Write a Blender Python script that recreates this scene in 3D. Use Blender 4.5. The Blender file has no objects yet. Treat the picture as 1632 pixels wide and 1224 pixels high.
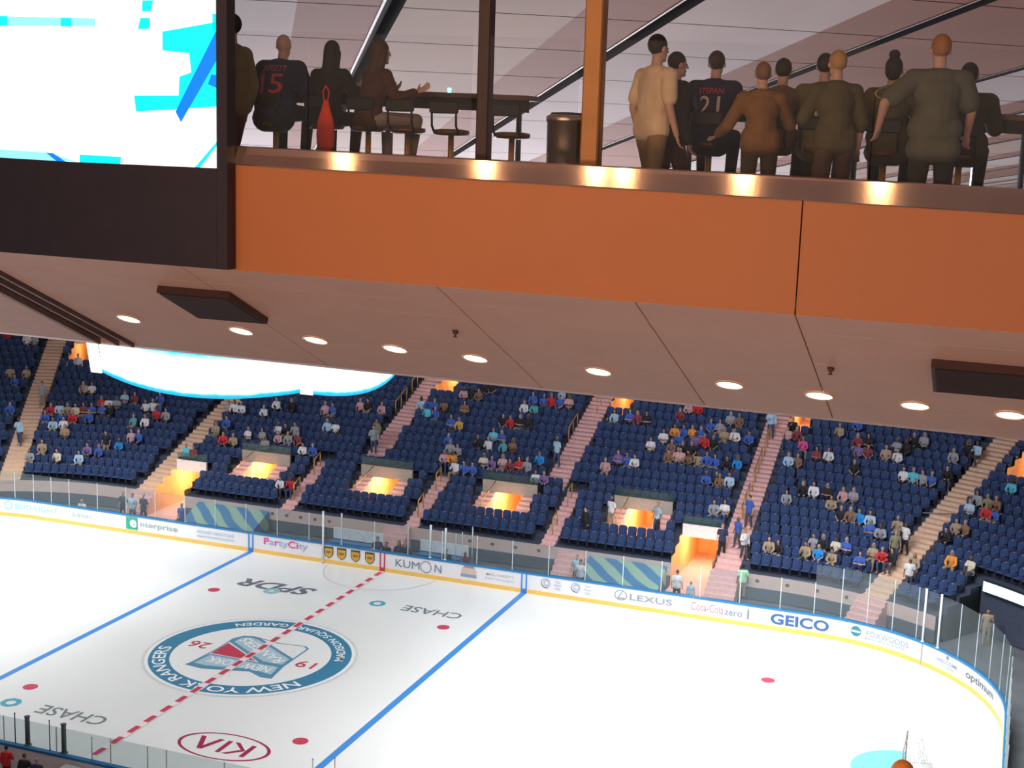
import bpy, bmesh, math, random
from mathutils import Vector, Matrix
from mathutils.bvhtree import BVHTree
random.seed(7)
scn = bpy.context.scene
COL = scn.collection
sin, cos, pi, hyp, atan2 = math.sin, math.cos, math.pi, math.hypot, math.atan2

# ------------------------------------------------------------------ camera, world, lights, exposure
CX, CY, CZ = 29.576, -49.365, 22.189          # metres; rink centre is the origin, ice is z = 0
YAW, PITCH, ROLL = -0.350671, -0.175076, 0.032848
_f = Vector((sin(YAW)*cos(PITCH), cos(YAW)*cos(PITCH), sin(PITCH)))
_r = Vector((cos(YAW), -sin(YAW), 0)); _u = _r.cross(_f)
_r2 = cos(ROLL)*_r + sin(ROLL)*_u; _u2 = -sin(ROLL)*_r + cos(ROLL)*_u
cam = bpy.data.objects.new('camera', bpy.data.cameras.new('camera'))
COL.objects.link(cam); scn.camera = cam
cam.matrix_world = Matrix(((_r2.x, _u2.x, -_f.x, CX), (_r2.y, _u2.y, -_f.y, CY), (_r2.z, _u2.z, -_f.z, CZ), (0, 0, 0, 1)))
cam.data.sensor_width = 36; cam.data.lens = 36*2208/1632
cam.data.clip_start = 0.1; cam.data.clip_end = 400
scn.view_settings.view_transform = 'Standard'; scn.view_settings.look = 'None'
scn.view_settings.exposure = 0.0; scn.view_settings.gamma = 1; scn.view_settings.use_curve_mapping = False
w = bpy.data.worlds.new('world'); scn.world = w; w.use_nodes = True
w.node_tree.nodes['Background'].inputs[0].default_value = (0.55, 0.50, 0.55, 1)
w.node_tree.nodes['Background'].inputs[1].default_value = 0.30

def area(name, loc, target, sx, sy, power, color, spread=180):
    l = bpy.data.lights.new(name, 'AREA'); l.shape = 'RECTANGLE'; l.size = sx; l.size_y = sy
    l.energy = power; l.color = color; l.spread = math.radians(spread)
    o = bpy.data.objects.new(name, l); COL.objects.link(o); o.location = loc
    o.rotation_euler = (Vector(target)-Vector(loc)).to_track_quat('-Z', 'Y').to_euler(); return o
def point(name, loc, power, color, r=.1):
    l = bpy.data.lights.new(name, 'POINT'); l.energy = power; l.color = color; l.shadow_soft_size = r
    o = bpy.data.objects.new(name, l); COL.objects.link(o); o.location = loc; return o
area('rink_light', (21, 0, 17.6), (21, 0, 0), 15, 20, 4700, (1, 1, 1), 110)
area('rink_light', (-21, 0, 17.6), (-21, 0, 0), 15, 20, 4700, (1, 1, 1), 110)
area('rink_light', (0, 0, 16.0), (0, 0, 0), 9, 20, 1350, (.93, 1, 1), 120)
area('bowl_light', (2, -4, 19), (2, 24, 3), 40, 3, 9000, (.84, .89, 1), 100)
_w = area('soffit_fill_light', (CX-3, CY-1.5, CZ-2.2), (CX-3, CY+12, CZ-1.2), 14, 1.2, 500, (1, .62, .42), 150); _w.data.specular_factor = .1  # added warm fill behind the camera for soffit and fascia, no fixture
area('ceiling_fill', (8, -22, 14.2), (12, -30, 24), 30, 4, 3000, (.95, .92, 1), 150)  # added unseen fill aimed upward to brighten the ceiling panels

# ------------------------------------------------------------------ materials
MATS = {}
def mat(name, c, rough=.6, metal=0, emit=None, es=0, var=.10, scale=6., bump=0):
    if name in MATS: return MATS[name]
    m = bpy.data.materials.new(name); m.use_nodes = True; nt = m.node_tree; b = nt.nodes['Principled BSDF']
    b.inputs['Roughness'].default_value = rough; b.inputs['Metallic'].default_value = metal
    n = nt.nodes.new('ShaderNodeTexNoise'); n.inputs['Scale'].default_value = scale; n.inputs['Detail'].default_value = 3
    tc = nt.nodes.new('ShaderNodeTexCoord'); nt.links.new(tc.outputs['Object'], n.inputs['Vector'])
    r = nt.nodes.new('ShaderNodeValToRGB')
    r.color_ramp.elements[0].position = .3; r.color_ramp.elements[1].position = .7
    r.color_ramp.elements[0].color = (c[0]*(1-var), c[1]*(1-var), c[2]*(1-var), 1)
    r.color_ramp.elements[1].color = (min(1, c[0]*(1+var)), min(1, c[1]*(1+var)), min(1, c[2]*(1+var)), 1)
    nt.links.new(n.outputs['Fac'], r.inputs['Fac']); nt.links.new(r.outputs['Color'], b.inputs['Base Color'])
    if emit: b.inputs['Emission Color'].default_value = (*emit, 1); b.inputs['Emission Strength'].default_value = es
    if bump:
        bp = nt.nodes.new('ShaderNodeBump'); bp.inputs['Strength'].default_value = bump; bp.inputs['Distance'].default_value = .02
        nt.links.new(n.outputs['Fac'], bp.inputs['Height']); nt.links.new(bp.outputs[0], b.inputs['Normal'])
    MATS[name] = m; return m
def glassmat(name, tint, haze, gloss, hazecol=(.75, .82, .85)):
    m = bpy.data.materials.new(name); m.use_nodes = True; nt = m.node_tree; nt.nodes.clear()
    o = nt.nodes.new('ShaderNodeOutputMaterial'); t = nt.nodes.new('ShaderNodeBsdfTransparent'); t.inputs[0].default_value = (*tint, 1)
    g = nt.nodes.new('ShaderNodeBsdfGlossy'); g.inputs['Roughness'].default_value = .05
    d = nt.nodes.new('ShaderNodeBsdfDiffuse'); d.inputs[0].default_value = (*hazecol, 1)
    n = nt.nodes.new('ShaderNodeTexNoise'); n.inputs['Scale'].default_value = .8
    mr = nt.nodes.new('ShaderNodeMapRange'); mr.inputs['To Min'].default_value = haze*.7; mr.inputs['To Max'].default_value = haze*1.3
    nt.links.new(n.outputs['Fac'], mr.inputs['Value'])
    a = nt.nodes.new('ShaderNodeMixShader'); nt.links.new(mr.outputs[0], a.inputs[0]); nt.links.new(t.outputs[0], a.inputs[1]); nt.links.new(d.outputs[0], a.inputs[2])
    b = nt.nodes.new('ShaderNodeMixShader'); b.inputs[0].default_value = gloss; nt.links.new(a.outputs[0], b.inputs[1]); nt.links.new(g.outputs[0], b.inputs[2])
    nt.links.new(b.outputs[0], o.inputs[0]); MATS[name] = m; return m
def stripes(name, c1, c2, scale, axis='Z', rough=.6):
    """two-colour wave banding of the material itself"""
    m = mat(name, c1, rough); nt = m.node_tree; b = nt.nodes['Principled BSDF']
    wv = nt.nodes.new('ShaderNodeTexWave'); wv.bands_direction = axis; wv.inputs['Scale'].default_value = scale; wv.inputs['Distortion'].default_value = 3.; wv.inputs['Detail Scale'].default_value = .6
    tc = nt.nodes.new('ShaderNodeTexCoord'); nt.links.new(tc.outputs['Object'], wv.inputs['Vector'])
    r = nt.nodes.new('ShaderNodeValToRGB'); r.color_ramp.elements[0].color = (*c1, 1); r.color_ramp.elements[1].color = (*c2, 1)
    r.color_ramp.elements[0].position = .4; r.color_ramp.elements[1].position = .6
    nt.links.new(wv.outputs['Fac'], r.inputs['Fac']); nt.links.new(r.outputs['Color'], b.inputs['Base Color']); return m

# ------------------------------------------------------------------ mesh helpers
class MB:
    def __init__(s): s.v = []; s.f = []; s.m = []; s.k = 0
    def quad(s, *p, k=None):
        i = len(s.v); s.v += [tuple(q) for q in p]; s.f.append(tuple(range(i, i+len(p)))); s.m.append(s.k if k is None else k)
    def box(s, x0, y0, z0, x1, y1, z1, k=None):
        s.hexa([(x0, y0, z0), (x1, y0, z0), (x1, y1, z0), (x0, y1, z0), (x0, y0, z1), (x1, y0, z1), (x1, y1, z1), (x0, y1, z1)], k)
    def hexa(s, p, k=None):
        i = len(s.v); s.v += [tuple(q) for q in p]
        for f in ((0, 3, 2, 1), (4, 5, 6, 7), (0, 1, 5, 4), (1, 2, 6, 5), (2, 3, 7, 6), (3, 0, 4, 7)):
            s.f.append(tuple(i+a for a in f)); s.m.append(s.k if k is None else k)
    def rbox(s, x0, y0, z0, x1, y1, z1, b=.01, k=None):
        """box with chamfered vertical and horizontal edges"""
        P = []
        for (z, d) in ((z0, b), (z0+b, 0), (z1-b, 0), (z1, b)):
            P.append([(x0+d+b, y0+d, z), (x1-d-b, y0+d, z), (x1-d, y0+d+b, z), (x1-d, y1-d-b, z), (x1-d-b, y1-d, z), (x0+d+b, y1-d, z), (x0+d, y1-d-b, z), (x0+d, y0+d+b, z)])
        s.loft(P, k, cap=True)
    def loft(s, rings, k=None, cap=False, closed=True):
        i = len(s.v); n = len(rings[0]); kk = s.k if k is None else k
        for r in rings: s.v += [tuple(q) for q in r]
        for a in range(len(rings)-1):
            for b in range(n if closed else n-1):
                c = (b+1) % n; s.f.append((i+a*n+b, i+a*n+c, i+(a+1)*n+c, i+(a+1)*n+b)); s.m.append(kk)
        if cap:
            s.f.append(tuple(i+q for q in reversed(range(n)))); s.m.append(kk)
            s.f.append(tuple(i+(len(rings)-1)*n+q for q in range(n))); s.m.append(kk)
    def tube(s, a, b, r0, r1=None, n=12, k=None, cap=True):
        r1 = r0 if r1 is None else r1; a = Vector(a); b = Vector(b); d = (b-a).normalized()
        t = d.cross(Vector((0, 0, 1)) if abs(d.z) < .9 else Vector((1, 0, 0))).normalized(); q = d.cross(t)
        s.loft([[c+(t*cos(2*pi*j/n)+q*sin(2*pi*j/n))*r for j in range(n)] for c, r in ((a, r0), (b, r1))], k, cap)
    def path(s, pts, r, n=8, k=None):
        for a, b in zip(pts[:-1], pts[1:]): s.tube(a, b, r, n=n, k=k)
    def lathe(s, c, prof, n=24, k=None, cap=True):
        s.loft([[(c[0]+r*cos(2*pi*j/n), c[1]+r*sin(2*pi*j/n), c[2]+z) for j in range(n)] for r, z in prof], k, cap)
    def ell(s, c, r, n=12, k=None, M=None):
        c = Vector(c); rings = []
        for a in range(1, n//2+2):
            t = pi*(a-.5)/(n//2+1)
            ring = []
            for j in range(n):
                p = Vector((r[0]*sin(t)*cos(2*pi*j/n), r[1]*sin(t)*sin(2*pi*j/n), -r[2]*cos(t)))
                ring.append(c+(M @ p if M else p))
            rings.append(ring)
        s.loft(rings, k, cap=True)
    def build(s, name, mats, parent=None, smooth=False, loc=None, rz=0):
        me = bpy.data.meshes.new(name); me.from_pydata(s.v, [], s.f)
        for m in (mats if isinstance(mats, (list, tuple)) else [mats]): me.materials.append(m)
        me.polygons.foreach_set('material_index', s.m)
        if smooth: me.polygons.foreach_set('use_smooth', [True]*len(me.polygons))
        me.update()
        return link(name, me, parent, loc, rz)
def link(name, me, parent=None, loc=None, rz=0):
    o = bpy.data.objects.new(name, me); COL.objects.link(o)
    if parent: o.parent = parent
    if loc is not None: o.location = loc
    o.rotation_euler.z = rz
    return o
def tag(o, label, cat, group=None):
    o['label'] = label; o['category'] = cat
    if group: o['group'] = group
    return o
def struct(o, label=None):
    o['kind'] = 'structure'
    if label: o['label'] = label
    return o
def empty(name, loc=(0, 0, 0), rz=0):
    o = bpy.data.objects.new(name, None); COL.objects.link(o); o.location = loc; o.rotation_euler.z = rz; o.empty_display_size = .2
    return o
def copy_tree(o, parent=None):
    c = o.copy(); COL.objects.link(c)
    if parent: c.parent = parent
    for ch in list(o.children): copy_tree(ch, c)
    return c
def text_verts(body, size=1., bold=0., extrude=0):
    cu = bpy.data.curves.new('t', 'FONT'); cu.body = body; cu.size = size; cu.align_x = 'CENTER'; cu.align_y = 'CENTER'; cu.offset = bold; cu.resolution_u = 3
    o = bpy.data.objects.new('t', cu); COL.objects.link(o)
    dg = bpy.context.evaluated_depsgraph_get(); me = bpy.data.meshes.new_from_object(o.evaluated_get(dg))
    v = [tuple(q.co) for q in me.vertices]; f = [tuple(p.vertices) for p in me.polygons]
    bpy.data.objects.remove(o); bpy.data.curves.remove(cu); bpy.data.meshes.remove(me)
    return v, f
def mapped(name, vf, fn, m, parent):
    """a flat shape (verts, faces) laid on a surface by fn"""
    me = bpy.data.meshes.new(name); me.from_pydata([fn(x, y) for x, y, *_ in vf[0]], [], vf[1]); me.materials.append(m); me.update()
    return link(name, me, parent)
def fitw(vf, wid, hei=None):
    xs = [q[0] for q in vf[0]]; ys = [q[1] for q in vf[0]]; cx = (min(xs)+max(xs))/2; cy = (min(ys)+max(ys))/2
    k = wid/(max(xs)-min(xs)); ky = hei/(max(ys)-min(ys)) if hei else k
    return [((x-cx)*k, (y-cy)*ky) for x, y, *_ in vf[0]], vf[1]
def poly(pts): return [tuple(p) for p in pts], [tuple(range(len(pts)))]
def disc(r, n=32, cx=0, cy=0, ry=None): return poly([(cx+r*cos(2*pi*i/n), cy+(ry or r)*sin(2*pi*i/n)) for i in range(n)])
def ring(r0, r1, a0=0, a1=2*pi, n=64, cx=0, cy=0, sy=1):
    v = []; f = []
    for i in range(n+1):
        a = a0+(a1-a0)*i/n; v += [(cx+r0*cos(a), cy+sy*r0*sin(a)), (cx+r1*cos(a), cy+sy*r1*sin(a))]
        if i < n: f.append((2*i, 2*i+1, 2*i+3, 2*i+2))
    return v, f

# ------------------------------------------------------------------ palette
M_ice = mat('ice', (.80, .84, .84), .22, var=.02, scale=.25)
M_white = mat('white_board', (.86, .86, .86), .35, var=.02)
M_blueline = mat('blue_line_paint', (.05, .26, .68), .4, var=.04)
M_ringblue = mat('teal_blue_paint', (.04, .22, .38), .4, var=.08)
M_redpaint = mat('red_paint', (.56, .05, .10), .4, var=.06)
M_greypaint = mat('grey_paint', (.30, .36, .38), .4)
M_palegrey = mat('pale_grey_paint', (.62, .66, .68), .4)
M_darkpaint = mat('dark_paint', (.10, .12, .14), .4)
M_yellow = mat('yellow_kick_plate', (.92, .56, .12), .4, var=.03)
M_rail = mat('blue_rail', (.02, .20, .45), .35, var=.05)
M_conc = mat('dark_concrete', (.10, .10, .11), .7)
M_floor = mat('apron_floor', (.16, .17, .18), .5, var=.2, scale=.8)
M_pink = mat('pink_step_concrete', (.80, .50, .48), .8, var=.08)
M_pinkhi = mat('step_nosing', (.85, .58, .50), .7)
M_pwall = mat('pink_beige_wall', (.74, .54, .48), .7, var=.05)
M_beige = mat('beige_step_concrete', (.78, .56, .40), .8, var=.08)
M_gold = mat('gold_rail', (.75, .45, .12), .35, .6)
M_orange = mat('orange_wall', (.78, .50, .24), .6, var=.1, scale=2)
M_parapet = mat('grey_parapet', (.36, .35, .32), .7)
M_wparapet = mat('white_parapet', (.85, .85, .88), .5)
M_black = mat('black', (.012, .012, .014), .6)
M_steel = mat('steel', (.6, .6, .6), .3, .9)
M_dgrey = mat('dark_grey_pad', (.09, .11, .14), .6)
G_rink = glassmat('rink_glass', (.80, .88, .88), .20, .025, (.20, .25, .27))
G_edge = mat('glass_edge_strip', (.62, .70, .72), .4)
M_postw = mat('white_post', (.85, .88, .9), .4)

# ------------------------------------------------------------------ ice and its markings
H = 12.95; L = 30.48; RC = 8.53; XS = L-RC; YS = H-RC
def rinkpts(off=0, n=12):
    P = []
    for cx, cy, a0 in ((XS, YS, 0), (-XS, YS, pi/2), (-XS, -YS, pi), (XS, -YS, 1.5*pi)):
        for i in range(n+1):
            a = a0+pi/2*i/n; P.append((cx+(RC+off)*cos(a), cy+(RC+off)*sin(a)))
    return P
b = MB(); b.quad(*[(x, y, 0) for x, y in rinkpts(.02)])
ice = struct(b.build('floor', M_ice), 'white painted ice of the hockey rink')
def on_ice(name, vf, m, z, ox=0, oy=0, flip=False):
    s = -1 if flip else 1
    return mapped(name, vf, lambda x, y: (ox+s*x, oy+s*y, z), m, ice)
def rect(x0, y0, x1, y1): return poly([(x0, y0), (x1, y0), (x1, y1), (x0, y1)])
for x in (-7.77, 7.77): on_ice('blue_line', rect(x-.15, -H, x+.15, H), M_blueline, .006)
on_ice('logo_outer_ring', ring(4.45, 4.58), M_palegrey, .005)
on_ice('logo_white_disc', disc(4.45, 64), mat('white_ice_paint', (.86, .90, .90), .3, var=.01), .004)
on_ice('logo_blue_ring', ring(3.42, 4.30), M_ringblue, .006)
def bend_top(R0, a0, a1, W):
    def fn(x, y):
        a = a0+(x/W+.5)*(a1-a0); r = R0+y
        return (-(r*sin(a)), -(r*cos(a)), .009)
    return fn
def bend_bot(R0, a0, a1, W):
    def fn(x, y):
        a = a0+(x/W+.5)*(a1-a0); r = R0-y
        return (-(r*sin(a)), (r*cos(a)), .009)
    return fn
M_wl = mat('white_letter', (.88, .93, .93), .4, var=.01)
mapped('logo_lettering', fitw(text_verts('NEW YORK RANGERS', 1, .012), 1, .56), bend_top(3.86, -1.05, 1.40, 1), M_wl, ice)
mapped('logo_lettering', fitw(text_verts('MADISON SQUARE GARDEN', 1, .012), 1, .46), bend_bot(3.86, -1.32, .72, 1), M_wl, ice)
M_blue2 = mat('shield_blue', (.10, .30, .46), .4); M_pblue = mat('shield_pale_blue', (.42, .60, .70), .4)
def shield(name, pts, m, z): on_ice(name, poly(pts), m, z)
sh = [(-1.95, -2.1), (-1.85, -1.75), (-1.72, .2), (-1.75, 1.35), (-1.5, 1.85), (-1.0, 2.0), (.4, 1.75), (1.6, 1.9), (1.88, 1.7), (1.9, 1.45), (1.92, -.6), (2.12, -1.95), (1.6, -2.0), (.9, -1.65), (-.1, -1.95), (-1.1, -2.2)]
shield('shield_outline', sh, M_blue2, .007)
shield('shield_field', [(x*.955, y*.955) for x, y in sh], mat('white_ice_paint2', (.84, .88, .88), .3), .009)
shield('shield_band', [(-1.9, -2.02), (-1.66, -.62), (1.84, -.62), (2.06, -1.88), (1.6, -1.93), (.9, -1.6), (-.1, -1.9), (-1.1, -2.12)], M_blue2, .011)
shield('shield_band_field', [(-1.68, -1.78), (-1.58, -.74), (1.76, -.74), (1.88, -1.6), (.9, -1.36), (-.1, -1.62), (-1.1, -1.85)], M_pblue, .013)
shield('shield_stripe', [(-1.66, .95), (-1.7, 1.3), (-1.45, 1.78), (-1.0, 1.92), (-.55, 1.83), (1.86, .35), (1.86, -.62), (.75, -.62)], M_blue2, .011)
shield('shield_stripe_field', [(-1.48, 1.05), (-1.42, 1.6), (-1.0, 1.78), (-.65, 1.7), (1.74, .22), (1.74, -.45), (.85, -.45)], M_pblue, .013)
shield('shield_red_field', [(-1.66, -.55), (.55, -.55), (-1.62, .80)], M_redpaint, .012)
on_ice('shield_lettering', fitw(text_verts('NEW YORK', 1, .01), 3.0, .62), M_wl, .016, .1, -1.18, True)
_t = fitw(text_verts('RANGERS', 1, .01), 3.3, .55)
on_ice('shield_lettering', ([(x*.855+y*.52, -x*.52+y*.855) for x, y in _t[0]], _t[1]), M_wl, .016, .12, .66, True)
on_ice('logo_number', fitw(text_verts('19', 1, .01), .85, .7), M_redpaint, .012, 2.65, 0, True)
on_ice('logo_number', fitw(text_verts('26', 1, .01), .95, .7), M_redpaint, .012, -2.65, .1, True)
# red centre line: white edge stripes and red dashes
on_ice('center_line_edging', rect(-.17, -H, .17, H), mat('line_white', (.86, .80, .82), .3), .018)
y = -H+.1
while y < H-.3:
    on_ice('center_line_dash', rect(-.12, y, .12, min(H, y+.62)), M_redpaint, .021); y += 1.04
for x, y, r in ((-6.1, 6.7, .30), (6.1, 6.7, .30), (-6.1, -6.7, .30), (6.1, -6.7, .30), (21.03, 6.7, .30), (21.03, -6.7, .30)):
    on_ice('faceoff_dot', disc(r, 24), M_redpaint, .006, x, y)
M_faint = mat('faint_line_paint', (.74, .74, .77), .35)
on_ice('referee_crease', ring(3.0, 3.05, pi, 2*pi, 40), mat('referee_crease_paint', (.60, .55, .62), .35), .006, 0, H)
for sy in (1, -1): on_ice('faceoff_circle', ring(4.53, 4.58, 0, 2*pi, 60), M_faint, .006, 21.03, sy*6.7)
on_ice('goal_line', rect(27.10, -11.6, 27.15, 11.6), mat('goal_line_paint', (.85, .72, .74), .35), .006)
cp = [(0, 1.83)]+[(-1.83*sin(a)*1.02, 1.83*cos(a)) for a in [pi*i/24 for i in range(1, 24)]]+[(0, -1.83)]
on_ice('goal_crease', poly(cp), mat('crease_blue', (.16, .62, .80), .35, var=.03), .008, 27.13, 0)
# advertising on the ice, all read from the far side
M_txt = mat('ice_text_grey', (.17, .22, .23), .4)
_s = fitw(text_verts('SPDR', 1, .03), 4.1, 1.15); _s = ([(x+y*.35, y) for x, y in _s[0]], _s[1])
on_ice('ice_lettering', _s, mat('spdr_text', (.13, .15, .19), .4), .006, -3.75, 8.4, True)
on_ice('ice_mark', ring(.12, .42, 0, 2*pi, 24), mat('teal_mark', (.25, .50, .55), .4), .009, -3.5, 7.75)
for ox, oy in ((4.35, 8.35), (-3.35, -8.25)):
    on_ice('ice_lettering', fitw(text_verts('CHASE', 1, .012), 3.0, .78), M_txt, .006, ox+.45, oy, True)
    o8 = [(.42*cos(pi/8+pi/4*i), .42*sin(pi/8+pi/4*i)) for i in range(8)]; i8 = [(.2*cos(pi/8+pi/4*i), .2*sin(pi/8+pi/4*i)) for i in range(8)]
    on_ice('octagon_mark', (o8+i8, [(i, (i+1) % 8, 8+(i+1) % 8, 8+i) for i in range(8)]), mat('octagon_blue', (.06, .38, .52), .4), .006, ox-1.95-.45, oy, True)
M_kia = mat('dark_red_paint', (.36, .02, .08), .4)
on_ice('oval_mark', ring(1.72, 1.86, 0, 2*pi, 60, sy=.56), M_kia, .006, 3.8, -8.25)
for pts in ([(-.95, .55), (-1.18, .55), (-1.18, -.55), (-.95, -.55)], [(-.95, .02), (-.35, .55), (-.1, .55), (-.72, 0), (-.1, -.55), (-.35, -.55)], [(.0, .55), (.22, .55), (.22, -.55), (.0, -.55)], [(.42, -.55), (.66, -.55), (1.0, .25), (1.34, -.55), (1.58, -.55), (1.12, .55), (.88, .55)]):
    on_ice('oval_mark_letter', poly([(x*.85-.1, y*.9) for x, y in pts]), M_kia, .006, 3.8, -8.25, True)

# ------------------------------------------------------------------ boards: a closed path, s = 0 on the centre line of the far side, growing to the right
SEG = (2*XS, RC*pi/2, 2*YS, RC*pi/2); HALF = sum(SEG)
def B(s, off=0):
    """point at arc length s; off > 0 is outside the rink. returns (x, y)"""
    t = (s+XS) % (2*HALF); sg = 1
    if t >= HALF: t -= HALF; sg = -1
    if t < SEG[0]: x, y = t-XS, H+off
    elif t < SEG[0]+SEG[1]: a = (t-SEG[0])/RC; x, y = XS+(RC+off)*sin(a), YS+(RC+off)*cos(a)
    elif t < SEG[0]+SEG[1]+SEG[2]: x, y = L+off, YS-(t-SEG[0]-SEG[1])
    else: a = (t-SEG[0]-SEG[1]-SEG[2])/RC; x, y = XS+(RC+off)*cos(a), -YS-(RC+off)*sin(a)
    return sg*x, sg*y
def band(name, s0, s1, prof, m, parent, step=.7):
    """sweep a closed (offset, z) profile along the boards"""
    n = max(1, int(abs(s1-s0)/step)); b = MB()
    b.loft([[(*B(s0+(s1-s0)*i/n, o), z) for o, z in prof] for i in range(n+1)], cap=abs(s1-s0) < 2*HALF-.01)
    return b.build(name, m, parent)
boards = empty('rink_boards', (0, 0, 0)); tag(boards, 'white dasher boards with blue top rail running round the ice', 'rink boards')
band('dasher_wall', 0, 2*HALF, [(0, .2), (0, 1.0), (.12, 1.0), (.12, 0), (.0, 0)], M_white, boards)
band('kick_plate', 0, 2*HALF, [(-.02, .0), (-.02, .21), (0, .21), (0, 0)], M_yellow, boards)
band('top_rail', 0, 2*HALF, [(-.03, .99), (-.03, 1.08), (.16, 1.08), (.16, .99)], M_rail, boards)
for s, m in ((-7.77, M_blueline), (7.77, M_blueline), (0, M_redpaint)):
    for q in (s-.15, s+.09): band('board_line', q, q+.06, [(-.035, .0), (-.035, 1.0), (0, 1.0), (0, 0)], m, boards)
    band('board_line_foot', s-.15, s+.15, [(-.04, .0), (-.04, .22), (0, .22), (0, 0)], m, boards)
for s in (XS+RC*.62,): band('gate_seam', s, s+.04, [(-.035, .0), (-.035, 1.0), (0, 1.0), (0, 0)], M_greypaint, boards)
def ad(vf, s, z, m, name='board_lettering', off=-.022): return mapped(name, vf, lambda x, y: (*B(s+x, off), z+y), m, boards)
def adtext(t, s, z, wid, hei, m, bold=0, name='board_lettering'): return ad(fitw(text_verts(t, 1, bold), wid, hei), s, z, m, name)
Z0 = .63
C_ = lambda n, *c: mat(n, c, .4, var=.04)
m = C_('pale_cyan_ink', .35, .75, .80); adtext('BUD LIGHT', -21.7, .63, 2.9, .30, m, .01); ad(ring(.18, .27), -23.55, .66, m, 'board_emblem')
adtext('SUBWAY', -18.6, .60, 1.35, .24, C_('faint_teal_ink', .40, .54, .54), .01)
m = C_('green_ink', .02, .42, .24); ad(poly([(-.38, -.34), (.38, -.34), (.38, .34), (-.38, .34)]), -15.3, .60, m, 'board_emblem')
adtext('e', -15.2, .60, .45, .45, M_white, .04).location = (0, -.012, 0)
adtext('nterprise', -13.55, .58, 2.4, .38, C_('grey_green_ink', .35, .46, .46), .01)
m = C_('pale_blue_ink', .48, .62, .78); adtext('HOCKEY NIGHT LIVE', -9.95, .70, 2.3, .17, m, .02); ad(poly([(-1.15, -.05), (1.15, -.05), (1.15, .02), (-1.15, .02)]), -9.95, .47, m, 'board_emblem')
m1 = C_('magenta_ink', .80, .06, .30); m2 = C_('violet_blue_ink', .42, .50, .80)
def letters(txt, s, z, wid, hei, cols):
    vf = fitw(text_verts(txt, 1, .015), wid, hei)
    n = len(cols)
    for i, c in enumerate(cols):
        lo = -wid/2+wid*i/n; hi = lo+wid/n
        fs = [f for f in vf[1] if lo <= sum(vf[0][q][0] for q in f)/len(f) < hi+(1e-6 if i == n-1 else 0)]
        if fs: ad((vf[0], fs), s, z, c)
letters('PartyCity', -5.65, .66, 2.65, .48, [m1, m2, m1, m2, m2, m1, m1, m2, m2])
mb = C_('brown_ink', .10, .06, .03); mg = C_('gold_ink', .72, .40, .06)
for s in (-3.1, -2.35, -1.55, -.72):
    pts = [(-.27, .30), (.27, .30), (.27, -.08), (.2, -.22), (0, -.34), (-.2, -.22), (-.27, -.08)]
    ad(poly(pts), s, .62, mb, 'shield_emblem')
    ad(poly([(x*.82, y*.78-.03) for x, y in pts]), s, .62, mg, 'shield_emblem', -.026)
    ad(fitw(text_verts('ups', 1, .02), .3, .17), s, .60, mb, 'shield_emblem', -.03)
m = C_('slate_ink', .18, .24, .34)
adtext('KUM', 1.42, .58, 1.35, .40, m); adtext('N', 3.12, .58, .38, .40, m); ad(ring(.27, .31), 2.45, .58, m, 'board_emblem')
m = C_('tan_ink', .70, .55, .42); ad(poly([(-.42, -.05), (.42, -.05), (.36, .2), (-.36, .2)]), 4.8, .66, m, 'board_emblem'); ad(poly([(-.3, 0), (.3, 0), (.26, .09), (-.26, .09)]), 4.8, .87, C_('purple_ink', .36, .24, .34), 'board_emblem'); ad(poly([(-.44, -.22), (.44, -.22), (.42, -.06), (-.42, -.06)]), 4.8, .60, C_('steel_ink', .32, .36, .48), 'board_emblem')
m = C_('whisper_ink', .52, .52, .60); adtext('MSG VARSITY', 6.5, .70, 1.5, .14, m, .01); adtext('NETWORK', 6.5, .48, 1.6, .08, m, .01)
m = C_('grey_blue_ink', .40, .46, .60)
for s in (8.9, 10.45):
    ad(ring(.2, .24), s, .66, m, 'board_emblem'); ad(ring(.11, .15, .4, 2*pi), s+.04, .68, m, 'board_emblem'); ad(ring(.28, .31, 3.4, 5.0), s+.06, .72, m, 'board_emblem')
    for k, t in enumerate(('Time', 'Warner', 'Cable')): adtext(t, s+.62, .80-.17*k, .3+.1*(k == 1), .11, m, .01)
m = C_('lexus_ink', .28, .34, .40); ad(ring(.27, .32, sy=.8), 12.75, .62, m, 'board_emblem'); ad(poly([(.05, .2), (.1, .2), (-.08, -.12), (.2, -.12), (.2, -.17), (-.17, -.17)]), 12.75, .62, m, 'board_emblem'); adtext('LEXUS', 14.25, .60, 2.1, .31, m, .014)
adtext('Coca-Cola', 17.0, .62, 1.55, .40, C_('faint_red_ink', .58, .22, .28), .0); adtext('zero', 18.25, .52, .85, .24, C_('faint_grey_ink', .24, .30, .36), .01); ad(poly([(-.05, -.25), (.05, -.25), (.05, .1), (.02, .3), (-.02, .3), (-.05, .1)]), 18.95, .60, C_('bottle_ink', .22, .26, .30), 'board_emblem')
m = C_('navy_ink', .04, .14, .38); vf = fitw(text_verts('GEICO', 1, .03), 2.7, .52); ad(vf, 21.35, .58, m)
m = C_('teal_ink', .03, .24, .30); ad(disc(.24), 23.95, .64, m, 'board_emblem'); ad(poly([(-.2, -.03), (.2, -.03), (.2, .06), (-.2, .06)]), 23.95, .62, M_white, 'board_emblem', -.03)
m = C_('mist_ink', .30, .42, .50); adtext('FOXWOODS', 25.5, .66, 2.1, .26, m, .01); adtext('RESORT CASINO', 25.45, .42, 2.1, .10, m, .01)
m = C_('mist_ink_dark', .22, .30, .38); adtext('WELCOME', 28.75, .62, 1.3, .16, m, .01); adtext('HOME', 28.8, .42, .8, .1, C_('mist_ink', 0, 0, 0)); ad(disc(.09), 28.75, .85, m, 'board_emblem')
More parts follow.
